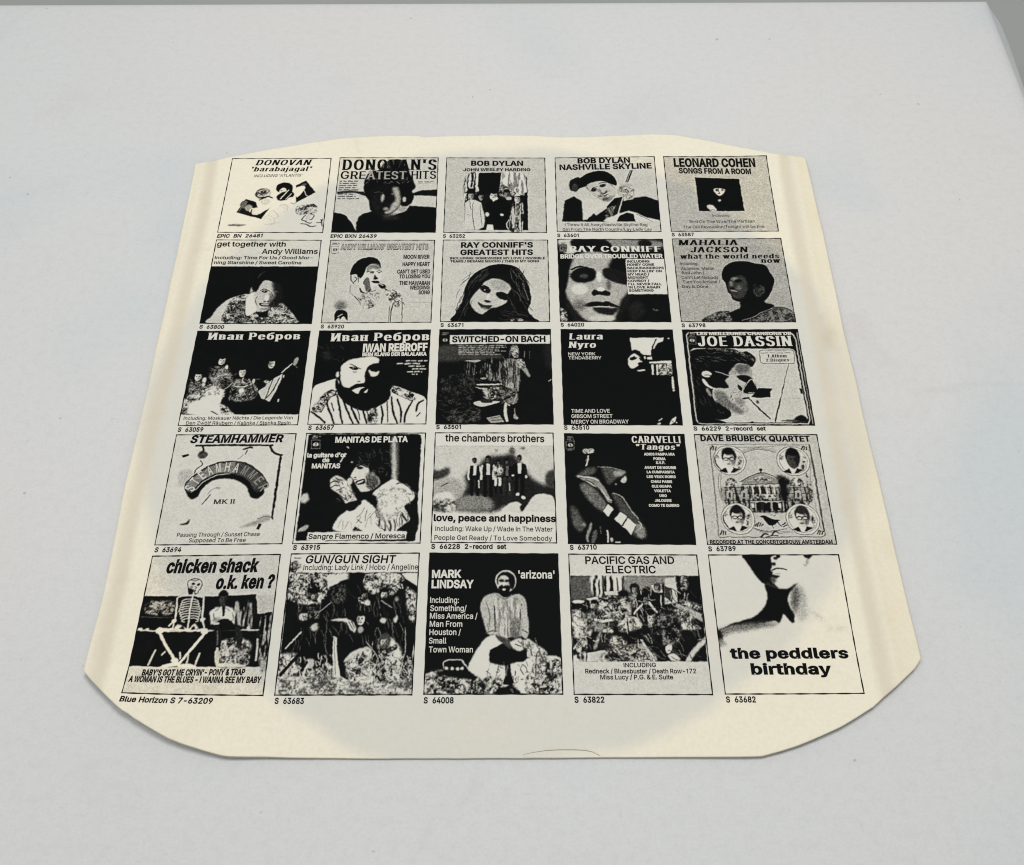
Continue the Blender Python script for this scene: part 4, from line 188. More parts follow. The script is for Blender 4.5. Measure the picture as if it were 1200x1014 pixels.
[[-25.1,25.0,24.3,24.9,24.5,-24.9,-24.9,-24.7],5,"dim old room with a standing musician",[["B",22,33,[1,180,317,192,541,267,542,328,198,341,7,341]],["B",12,33,[938,167,1009,167,1012,438,943,389]],["P",82,0,[93,62,995,62,993,159,95,160]],["E",60,0,52,117,21,17,0],["E",6,0,52,117,7,15,0],["E",60,0,52,117,3,7,0],["Z",60,22,78,52,61,1],["Z",50,25,84,28,47,1],["Z",60,174,617,170,285,6],["V",6,45,10,30,[400,341,542,341,542,547,402,523]],["V",5,30,9,25,[239,365,370,353,372,511,262,511]],["B",60,3,[234,343,299,336,375,338,340,359,279,353]],["B",55,3,[372,529,402,520,427,532,403,544]],["L",72,15,0,[348,595,443,597,562,594]],["L",50,9,0,[304,619,404,636,542,630]],["N",5,70,12,45,[394,630,542,630,543,724,424,736,404,678]],["L",55,10,0,[405,725,464,748,523,724]],["L",60,9,0,[364,636,404,648,444,678]],["B",32,5,[542,523,542,414,582,341,642,316,703,353,722,474,711,630,671,701,602,630,552,571]],["V",12,50,9,55,[542,523,582,341,703,353,716,630,602,630]],["L",10,9,0,[602,377,612,474,592,535]],["L",5,10,0,[667,353,662,462,676,630]],["F",542,328,719,771,40,6,60,62,4,130,40],["F",13,523,368,967,60,8,26,55,4,50,80],["E",30,3,678,243,36,50,0],["E",55,2,678,265,27,46,0],["E",30,3,678,223,28,17,0],["E",15,10,697,268,10,34,0],["E",12,3,667,258,6,5,0],["E",12,3,688,258,6,5,0],["E",25,3,681,274,4,8,0],["E",15,3,678,289,10,4,0],["N",20,70,10,50,[622,304,643,192,694,173,714,242,703,316,663,267]],["B",55,4,[693,340,743,334,763,389,811,498,791,516,742,438,692,389]],["N",20,80,9,50,[693,340,753,340,767,414,712,426]],["B",60,3,[612,606,642,571,666,606,651,654,622,642]],["N",5,45,10,50,[523,771,542,630,622,630,700,677,690,783,602,794]],["L",50,9,0,[706,535,701,654]],["L",60,9,0,[690,712,660,794]],["L",72,26,0,[597,794,592,875,606,967]],["L",60,11,0,[602,794,631,812]],["B",55,3,[670,898,699,932,694,950,665,938]],["L",55,5,0,[670,846,677,910]],["B",72,3,[317,795,366,766,543,771,464,806,386,824]],["B",15,3,[390,748,474,748,474,783,390,783]],["P",55,2,[431,939,543,910,582,978,466,990]],["L",15,5,0,[465,944,543,927]],["L",15,5,0,[475,967,563,956]],["E",70,4,166,589,14,26,0],["L",35,4,0,[139,553,169,565,165,613]],["L",40,5,0,[234,607,254,613]],["L",25,5,0,[205,631,207,725]],["L",22,4,0,[265,631,257,725]],["L",40,5,0,[254,583,303,577]],["L",45,5,0,[764,242,762,304]],["L",30,4,0,[810,242,809,316]],["N",4,30,13,35,[113,865,327,818,387,910,330,979,116,979]],["L",20,5,0,[191,888,289,864,348,910]],["L",60,9,0,[970,558,990,546]],["N",5,22,10,30,[33,535,302,499,306,748,111,795]]],[["SWITCHED-ON BACH","bold",114,140,954,138,62,5,0]],["S  63501","cat",4,1048,215,1047,38,6,0]],
[[29.0,24.8,78.6,24.4,78.7,-25.5,29.0,-25.2],3,"nearly all black square with a small lit face at the upper right",[["P",86,1,[612,90,913,89,905,124,854,124,797,206,787,280,701,274,694,237,623,238]],["P",3,2,[840,106,856,99,830,175,814,187,798,200]],["P",86,1,[844,125,907,99,910,124,863,143,817,212,813,200]],["B",85,3,[580,360,600,287,643,250,681,274,711,348,675,360,667,409,631,421,601,421]],["B",3,4,[578,312,613,238,665,223,721,286,725,360,697,336,680,293,642,265,605,287]],["B",4,3,[598,324,639,299,664,311,627,338]],["L",5,10,0,[603,311,640,293]],["B",4,2,[674,305,698,323,692,342]],["E",5,3,680,372,16,12,0],["B",3,3,[620,433,673,397,720,433,692,409,650,445]],["B",80,3,[660,439,720,433,714,447,669,451]],["B",3,3,[571,421,620,433,668,469,578,481]],["P",85,1,[725,299,740,292,738,323,728,323]],["P",85,1,[749,305,796,292,793,325,753,326]],["P",85,1,[768,350,963,337,964,365,770,366]],["P",82,1,[782,382,802,378,800,487,784,490]],["P",82,1,[824,381,842,378,840,486,826,490]],["P",82,1,[849,381,912,377,909,486,850,490]],["P",82,1,[919,381,960,377,956,486,920,490]],["N",5,85,10,60,[849,384,909,383,906,480,846,480]],["N",5,85,10,50,[920,371,960,371,954,480,916,480]],["P",80,2,[948,516,964,504,964,635,947,641]],["E",80,2,956,652,10,10,0],["B",85,2,[893,992,916,947,952,919,944,958,912,992]],["L",5,7,0,[915,958,933,975]],["B",80,2,[787,990,817,976,811,993]],["L",80,7,0,[804,959,830,936]],["E",70,2,956,96,8,7,0],["E",80,1,952,975,6,7,0]],[["Laura","fat",68,113,372,109,68,93,12],["Nyro","fat",62,203,304,201,67,93,12],["NEW YORK","hel",58,286,298,283,32,80,0],["TENDABERRY","hel",58,328,349,326,32,80,0],["TIME AND LOVE","hel",66,881,393,879,35,85,0],["GIBSOM STREET","hel",65,933,414,931,35,85,0],["MERCY ON BROADWAY","hel",63,990,548,986,37,85,0]],["S  63510","cat",-1,1048,212,1047,40,6,0]],
[[83.1,24.4,134.4,24.5,134.1,-25.8,83.2,-25.5],4,"profile of a man with glasses inside a rounded double frame",[["P",70,0,[28,54,46,26,935,28,961,53,974,103,973,949,955,989,69,992,42,981,26,946]],["P",4,0,[38,57,51,36,929,38,952,62,964,106,964,949,947,980,72,984,50,973,36,944]],["P",75,0,[43,259,51,229,78,204,910,208,933,216,947,245,954,932,941,961,916,970,80,975,53,963,46,941]],["L",70,4,0,[992,29,988,989]],["E",4,0,55,36,8,7,0],["P",34,0,[47,75,115,75,105,160,37,159]],["P",5,0,[51,80,110,80,101,155,42,154]],["E",70,0,77,117,20,17,0],["E",5,0,77,117,7,15,0],["E",70,0,77,117,3,6,0],["Z",70,56,109,53,62,1],["Z",60,61,108,26,46,1],["B",4,3,[41,284,87,216,295,209,431,214,476,249,536,237,589,286,596,347,555,407,501,371,433,370,384,455,353,479,328,526,337,621,257,645,212,621,192,715,233,785,313,831,325,900,263,946,188,935,278,978,61,978,45,946,45,550]],["N",4,60,13,30,[264,217,402,214,587,298,581,347,475,261,341,236]],["B",60,9,[422,382,501,371,546,401,555,479,521,527,430,479,342,491]],["B",35,19,[421,389,501,373,536,397,520,455,431,467]],["B",68,6,[312,538,361,491,430,479,522,515,590,586,561,668,501,692,461,785,484,831,470,865,401,894,320,854,207,762,211,633,337,621]],["B",40,22,[218,656,293,668,340,762,408,831,441,871,383,888,313,831,226,762]],["B",50,15,[382,727,438,738,452,785,393,796]],["L",30,6,0,[521,527,553,574,564,645,556,668,512,682]],["B",5,15,[185,785,234,773,327,877,264,934,188,935]],["F",95,235,543,347,40,12,30,50,4,30,50],["F",64,357,204,785,30,10,20,65,4,120,40],["F",218,656,441,877,60,15,35,15,4,80,150],["E",78,3,164,478,42,33,20],["B",80,3,[120,526,152,550,176,597,212,621,182,627,138,586]],["L",5,9,0,[148,490,187,490,202,526,172,538]],["E",50,6,164,668,15,48,-30],["B",4,4,[184,514,237,478,353,479,306,550,214,597]],["B",5,5,[418,503,487,485,550,527,515,574,460,550]],["B",5,3,[454,645,508,550,556,550,572,656,521,680,474,680]],["L",75,5,0,[240,448,333,485,486,574]],["L",75,6,0,[459,639,519,544,548,538,565,598]],["L",70,5,0,[573,574,598,604,570,668]],["L",70,5,0,[493,674,542,668,564,686]],["B",10,3,[418,586,452,621,438,656,414,621]],["L",60,6,0,[427,592,464,603]],["P",4,2,[517,715,586,621,704,627,680,668,679,715,573,726]],["B",10,2,[439,727,498,715,496,732,448,738]],["E",25,4,563,767,13,19,0],["L",6,15,0,[496,732,568,836,645,933]],["L",12,5,0,[873,372,815,551,764,715]],["L",6,13,0,[764,715,717,853,683,967]],["L",6,10,0,[805,586,775,668]],["B",5,4,[847,933,898,899,942,921,940,966,823,969]],["E",25,6,806,956,77,10,0],["L",60,3,0,[590,738,875,732,942,726]],["P",5,1,[926,627,949,624,950,682,934,682]],["B",5,3,[471,979,492,962,513,977]],["P",10,0,[636,249,645,227,665,219,923,220,940,238,932,348,917,369,661,371,639,353]],["P",76,0,[641,249,649,232,667,224,920,225,935,241,927,348,914,364,663,366,643,349]],["Z",30,689,877,228,238,1],["Z",20,649,917,247,260,1]],[["LES MEILLEURES CHANSONS DE","ext",122,57,939,60,30,85,0],["JOE DASSIN","fat",122,180,934,180,109,93,0],["1 Album","fat",703,303,868,301,32,5,15],["2 Disques","fat",683,346,882,344,31,5,15]],["S  66229  2-record  set","cat",-1,1054,596,1051,38,6,0]],
[[-133.1,-29.8,-83.2,-29.2,-83.0,-79.8,-132.7,-80.3],80,"pale plaque with a carved arched sign",[["L",5,21,0,[179,105,465,102,815,109]],["L",5,21,0,[798,113,818,160,867,195,909,205]],["L",5,22,0,[897,202,896,439,894,771]],["P",5,1,[885,771,906,758,905,796]],["P",6,1,[76,197,129,181,140,198,94,218]],["B",25,6,[207,192,236,153,288,180,281,214,236,226]],["L",15,20,0,[236,112,248,153,235,179]],["L",12,10,0,[239,246,262,280,217,326,211,365]],["B",68,15,[87,350,184,338,191,456,103,481]],["L",10,17,0,[577,144,634,124,652,131]],["L",20,9,0,[614,151,601,191]],["L",40,6,0,[585,198,543,237]],["B",4,4,[172,546,163,495,199,430,326,353,500,342,668,384,788,503,797,567,744,605,689,578,648,488,559,435,487,418,373,432,293,509,269,579,215,601]],["B",15,2,[146,494,154,443,223,365,338,281,486,250,630,275,747,359,823,458,821,490,770,541,724,540,652,436,528,376,411,374,303,432,246,509,205,540,163,527]],["B",45,4,[157,494,167,449,236,376,346,294,488,263,535,266,549,363,409,364,296,418,233,495,191,527]],["B",25,7,[535,266,626,289,737,372,812,464,756,522,721,515,650,420,550,369]],["L",75,6,0,[205,536,246,509,304,438,412,381,504,375]],["L",60,15,0,[407,504,430,498,426,511]],["L",25,10,0,[315,650,342,606,370,562]],["L",60,7,0,[347,561,375,517,429,492]],["B",12,4,[160,818,204,812,239,781,229,825,184,827]],["B",60,10,[641,855,748,806,832,751,891,771,797,832]],["L",40,7,0,[779,782,855,758,892,777]],["P",5,1,[779,869,795,823,817,832,800,879]]],[["STEAMHAMMER","ext",120,77,897,78,68,4,18],["S","arc",224,533,237,496,80,78,0],["T","arc",248,474,268,443,80,78,0],["E","arc",284,424,312,399,80,78,0],["A","arc",332,385,365,368,80,78,0],["M","arc",389,360,426,351,80,78,0],["H","arc",451,348,491,349,80,78,0],["A","arc",517,352,558,362,80,78,0],["M","arc",583,371,622,389,80,50,0],["M","arc",646,403,681,429,80,50,0],["E","arc",702,448,732,481,80,50,0],["R","arc",750,503,773,540,80,50,0],["MK II","serif",406,647,577,645,41,20,0],["Passing Through / Sunset Chase","hel",159,932,815,932,34,10,5],["Supposed To Be Free","hel",260,980,710,982,34,10,5]],["S  63694","cat",5,1061,214,1061,39,6,10]],
[[-78.8,-29.1,-29.0,-29.1,-28.9,-79.6,-78.8,-79.8],88,"man in a white shirt clapping on black",[["P",4,0,[17,14,42,6,937,7,964,23,969,62,964,976,940,985,33,980,18,964]],["P",39,0,[46,62,122,62,129,149,53,149]],["P",5,0,[51,67,118,67,124,144,57,143]],["E",80,0,88,106,23,17,0],["E",5,0,88,106,8,15,0],["E",80,0,88,106,4,7,0],["Z",80,51,113,40,49,1],["Z",70,56,123,19,39,1],["B",30,15,[708,74,774,74,796,447,738,447]],["B",70,10,[726,74,750,74,779,460,750,460]],["E",75,11,48,604,37,44,0],["B",60,6,[24,897,64,848,109,848,80,891]],["B",5,4,[444,262,473,181,552,128,648,155,714,250,734,382,691,434,620,420,571,381,541,302]],["F",449,168,724,408,50,10,26,42,5,80,120],["B",80,5,[409,400,438,321,494,302,543,328,560,394,619,407,647,473,570,537,502,543,464,498,437,452]],["B",30,22,[536,381,619,407,642,486,582,530,544,498]],["E",45,10,583,394,18,31,0],["E",6,4,473,328,30,12,10],["L",5,11,0,[443,321,483,304,531,322]],["E",85,4,429,387,18,23,0],["B",82,4,[440,354,419,380,405,406,432,422,461,400]],["E",10,2,440,417,10,6,0],["B",4,2,[447,461,514,428,526,464,486,492]],["B",92,1,[461,464,508,442,506,454,469,474]],["L",15,6,0,[526,407,547,459,533,498]],["L",15,6,0,[436,439,459,435]],["B",78,4,[469,495,526,478,535,524,502,547]],["F",538,407,645,524,14,10,25,32,5,90,50],["L",30,7,0,[516,433,544,485]],["E",70,4,404,275,8,8,0],["B",78,5,[242,471,249,425,293,399,354,432,392,471,434,562,474,626,420,670,385,650,332,574,258,522]],["B",50,17,[346,471,395,510,450,613,406,638,354,561]],["N",45,85,11,65,[261,432,342,432,406,497,449,600,395,638,318,548]],["E",75,4,402,452,23,33,0],["L",8,9,0,[244,468,280,450,312,461]],["L",8,9,0,[255,509,290,489,323,497]],["L",10,7,0,[277,412,305,435,341,443]],["L",10,7,0,[305,535,339,523]],["F",311,471,452,638,20,10,35,42,5,90,40],["B",85,5,[327,893,329,788,391,720,477,657,543,626,641,715,679,777,676,901]],["P",6,4,[462,893,476,857,541,894]],["B",6,5,[385,657,474,626,510,651,447,714,401,713]],["L",15,6,0,[488,795,524,826]],["B",88,5,[595,562,737,441,808,460,917,538,932,615,855,678,915,729,908,804,864,840,812,902,688,901,657,777,638,677,656,601]],["L",12,12,7,[703,790,717,840,716,899]],["L",12,16,7,[731,790,757,840,755,899]],["L",12,11,7,[776,778,794,840,795,899]],["L",12,17,7,[805,697,848,753,886,816]],["L",12,15,7,[843,665,902,704,943,710]],["L",12,10,7,[804,583,849,564,907,574]],["L",12,11,7,[786,480,832,467,880,500]],["L",12,17,7,[646,715,668,777,667,852]],["L",12,9,7,[602,575,627,601,653,639]],["L",12,11,7,[704,544,690,601,684,677]],["L",12,9,7,[748,602,758,678,751,753]],["L",12,7,7,[784,627,809,665,854,659]],["L",12,10,7,[824,728,845,791,851,840]],["F",637,498,924,890,34,20,50,98,6,110,50],["F",334,726,652,876,14,40,60,85,5,190,40],["B",45,20,[766,525,848,551,886,602,818,627]],["B",50,17,[638,677,707,677,736,778,670,802]],["N",55,92,12,70,[631,575,719,512,858,525,887,628,804,778,691,777]],["B",6,5,[855,678,959,691,969,903,812,902,864,840,919,804]],["L",80,9,0,[351,127,364,141]],["L",80,9,0,[339,194,311,274]],["P",90,0,[109,904,885,898,891,908,885,965,111,974,107,966]],["P",90,0,[33,977,256,971,246,986,28,984]],["P",90,0,[279,979,502,975,536,980,526,987,280,986]]],[["MANITAS DE PLATA","bold",247,89,855,84,52,93,0],["la guitare d'or","bold",28,229,353,226,39,93,0],["de","bold",158,275,217,274,40,93,0],["MANITAS","bold",77,331,310,330,41,93,0],["Sangre Flamenco / Moresca","med",117,960,877,957,41,8,0]],["S  63915","cat",6,1052,217,1051,38,6,5]],
[[-24.9,-29.0,24.3,-29.3,24.6,-79.6,-24.6,-79.3],86,"five people standing among clouds",[["P",76,1,[0,127,1005,124,1007,726,1,722]],["B",12,32,[260,399,365,319,436,239,579,212,650,198,698,252,814,424,918,488,1000,501,1007,655,904,604,763,681,694,719,601,682,509,733,347,733,185,709,229,581,274,503]],["B",45,27,[206,607,369,581,485,631,463,720,185,715]],["B",20,20,[-1,360,46,360,122,327,130,386,61,439,8,452]],["B",20,22,[933,384,1004,357,1006,501,930,488]],["E",30,15,651,171,26,34,0],["E",25,10,741,146,21,10,0],["E",55,12,519,171,16,16,0],["B",60,25,[3,478,154,426,250,504,206,607,20,607]],["B",82,15,[19,582,135,556,184,658,116,709,12,709]],["B",35,17,[10,658,68,646,116,702,186,721,7,724]],["B",80,9,[567,726,625,656,694,643,729,681,717,726]],["B",80,9,[751,719,799,618,858,573,963,579,1001,655,999,721]],["B",10,7,[711,681,787,630,763,681,728,726]],["L",30,12,0,[69,504,97,485,121,478]],["N",20,80,20,40,[9,633,172,632,186,721,7,724]],["E",3,4,337,260,19,25,0],["E",30,2,337,271,14,23,0],["E",3,4,337,250,15,8,0],["E",10,5,347,272,5,17,0],["E",12,2,331,267,3,3,0],["E",12,2,343,267,3,3,0],["E",20,2,339,276,2,4,0],["E",15,2,337,283,5,2,0],["P",6,2,[299,312,376,312,387,434,292,434]],["P",80,2,[326,309,353,309,351,401,327,401]],["L",75,15,0,[293,322,286,385,290,441]],["L",75,15,0,[382,322,392,385,390,441]],["L",5,31,0,[319,428,317,499,318,580]],["L",5,31,0,[360,428,364,499,365,580]],["E",3,4,450,243,21,28,0],["E",30,2,450,255,16,25,0],["E",3,4,450,232,17,9,0],["E",10,5,461,256,6,18,0],["E",12,2,443,251,3,3,0],["E",12,2,456,251,3,3,0],["E",20,2,452,260,2,4,0],["E",15,2,450,268,6,2,0],["P",10,2,[409,299,492,299,502,431,401,431]],["P",75,2,[438,296,466,296,464,396,438,396]],["L",75,17,0,[402,310,394,378,397,438]],["L",75,17,0,[499,310,508,378,505,438]],["L",3,33,0,[429,424,427,502,427,589]],["L",3,33,0,[474,424,477,502,478,589]],["E",3,4,537,278,17,22,0],["E",30,2,537,288,13,20,0],["E",3,4,537,269,13,7,0],["E",10,4,546,289,5,15,0],["E",12,1,532,284,3,2,0],["E",12,1,542,284,3,2,0],["E",20,1,538,292,2,3,0],["E",15,1,537,298,5,2,0],["P",80,2,[503,324,571,323,579,431,496,431]],["P",30,2,[527,321,550,321,548,402,527,402]],["L",75,14,0,[498,332,490,388,493,437]],["L",75,14,0,[576,332,584,387,581,437]],["L",5,27,0,[519,425,517,488,517,560]],["L",5,27,0,[555,425,558,488,558,559]],["E",3,4,608,268,19,24,0],["E",30,2,608,278,14,22,0],["E",3,4,608,258,15,8,0],["E",10,5,618,280,5,16,0],["E",12,2,602,275,3,3,0],["E",12,2,614,275,3,3,0],["E",20,2,610,283,2,4,0],["E",15,2,608,290,5,2,0],["P",5,2,[571,318,645,317,653,435,563,435]],["P",30,2,[597,314,622,314,619,403,597,403]],["L",6,15,0,[566,327,557,388,560,441]],["L",6,15,0,[651,327,659,387,656,441]],["L",15,30,0,[588,428,585,497,585,575]],["L",15,30,0,[628,428,630,497,630,575]],["E",3,4,712,235,20,27,0],["E",30,2,712,247,15,24,0],["E",3,4,712,225,16,9,0],["E",10,5,723,249,5,18,0],["E",12,2,706,244,3,3,0],["E",12,2,718,243,3,3,0],["E",20,2,714,252,2,4,0],["E",15,2,712,260,5,2,0],["P",3,2,[671,291,753,291,760,420,660,421]],["P",85,2,[699,287,727,287,723,386,698,386]],["L",4,16,0,[664,302,655,368,657,428]],["L",4,16,0,[759,301,767,368,763,427]],["L",3,33,0,[689,414,685,490,684,575]],["L",3,33,0,[732,414,735,490,734,575]],["L",80,21,0,[514,431,514,490]],["L",80,21,0,[549,431,549,490]],["N",10,85,11,50,[507,319,567,319,567,411,508,411]],["E",90,2,695,573,16,13,0],["E",90,2,741,601,21,14,40],["L",70,10,0,[373,451,377,516]],["L",60,9,0,[625,476,631,541]],["E",70,2,655,404,12,10,0],["E",70,2,767,411,9,16,0],["L",50,2,0,[0,127,1005,124]]],[["the chambers brothers","med",85,81,925,87,66,4,0],["love, peace and happiness","bold",13,814,1000,818,57,4,0],["Including: Wake Up / Wade In The Water","hel",30,900,971,903,41,10,0],["People Get Ready / To Love Somebody","hel",25,978,965,982,40,10,0]],["S  66228  2-record  set","cat",2,1054,600,1052,39,6,0]],
[[29.0,-29.6,78.9,-30.1,79.0,-80.4,29.2,-79.9],3,"dark bare arm with pale bracelets beside a list",[["P",37,0,[12,69,83,68,78,150,8,150]],["P",5,0,[16,74,79,73,75,145,12,146]],["E",75,0,46,109,21,16,0],["E",5,0,46,109,8,14,0],["E",75,0,46,109,3,6,0],["Z",75,20,77,48,56,1],["Z",50,23,72,22,44,1],["Z",40,22,68,137,164,2],["P",72,2,[157,152,234,142,234,180,159,187]],["N",30,85,9,65,[157,152,234,142,234,180,159,187]],["L",75,11,0,[190,210,184,264,168,304]],["L",50,9,0,[172,257,185,230]],["B",30,17,[82,397,179,324,249,316,234,376,140,403]],["B",28,22,[296,316,400,322,486,358,466,394,406,427,345,480,325,428]],["B",55,15,[399,349,486,355,454,394,396,395]],["L",50,6,0,[261,316,377,320,480,351]],["B",70,5,[446,434,489,394,491,446,462,460]],["E",50,5,405,473,9,10,0],["B",50,9,[82,397,141,396,244,415,288,467,360,621,336,634,284,545,206,481,105,416]],["L",75,9,0,[100,397,198,416,266,441]],["L",10,7,0,[162,436,218,468,273,532]],["L",65,9,0,[173,449,240,494]],["L",70,7,0,[285,519,327,596,360,621]],["B",38,22,[114,469,195,481,282,584,323,673,286,723,198,648,123,533]],["B",25,20,[364,557,420,570,494,671,577,784,625,895,609,957,522,933,460,847,413,697]],["L",50,10,0,[375,555,443,583,514,709,566,784]],["P",85,2,[286,717,330,654,373,698,324,763]],["P",5,1,[329,761,373,698,411,723,367,798]],["P",82,2,[373,785,428,720,477,760,426,841]],["P",85,2,[432,847,482,772,545,834,500,921,464,872]],["L",10,6,0,[438,841,482,766]],["B",50,10,[552,822,595,846,611,932,566,945,535,896]],["L",70,7,0,[564,803,587,834,571,871]],["B",30,20,[26,675,82,700,133,837,97,899,43,838]],["E",50,10,128,837,16,21,0],["B",50,6,[146,923,179,824,195,837,162,948,166,990,144,972]],["B",30,6,[198,898,232,886,217,972,182,996]],["L",80,13,0,[313,885,313,983]],["E",70,5,343,965,12,21,0],["L",80,9,0,[373,985,406,985]],["L",20,11,0,[257,849,265,910]]],[["CARAVELLI","fat",560,85,968,84,66,93,0],["\"Tangos\"","fat",585,148,953,148,52,93,12],["ADIOS PAMPA MIA","ext",652,203,907,202,23,85,0],["POEMA","ext",727,245,827,246,23,85,0],["S.V.P.","ext",744,282,821,283,23,85,0],["AVANT DE MOURIR","ext",647,328,907,328,23,85,0],["LA CUMPARSITA","ext",663,369,892,369,22,85,0],["LES YEUX NOIRS","ext",660,412,896,412,22,85,0],["CHAU PARIS","ext",690,457,863,457,22,85,0],["OLE GUAPA","ext",694,500,855,500,22,85,0],["VIOLETTA","ext",710,541,845,541,22,85,0],["UNO","ext",749,584,809,585,22,85,0],["JALOUSIE","ext",708,628,843,628,22,85,0],["COMO TE QUIERO","ext",657,673,901,672,22,85,0]],["S  63710","cat",10,1052,222,1047,39,6,0]],
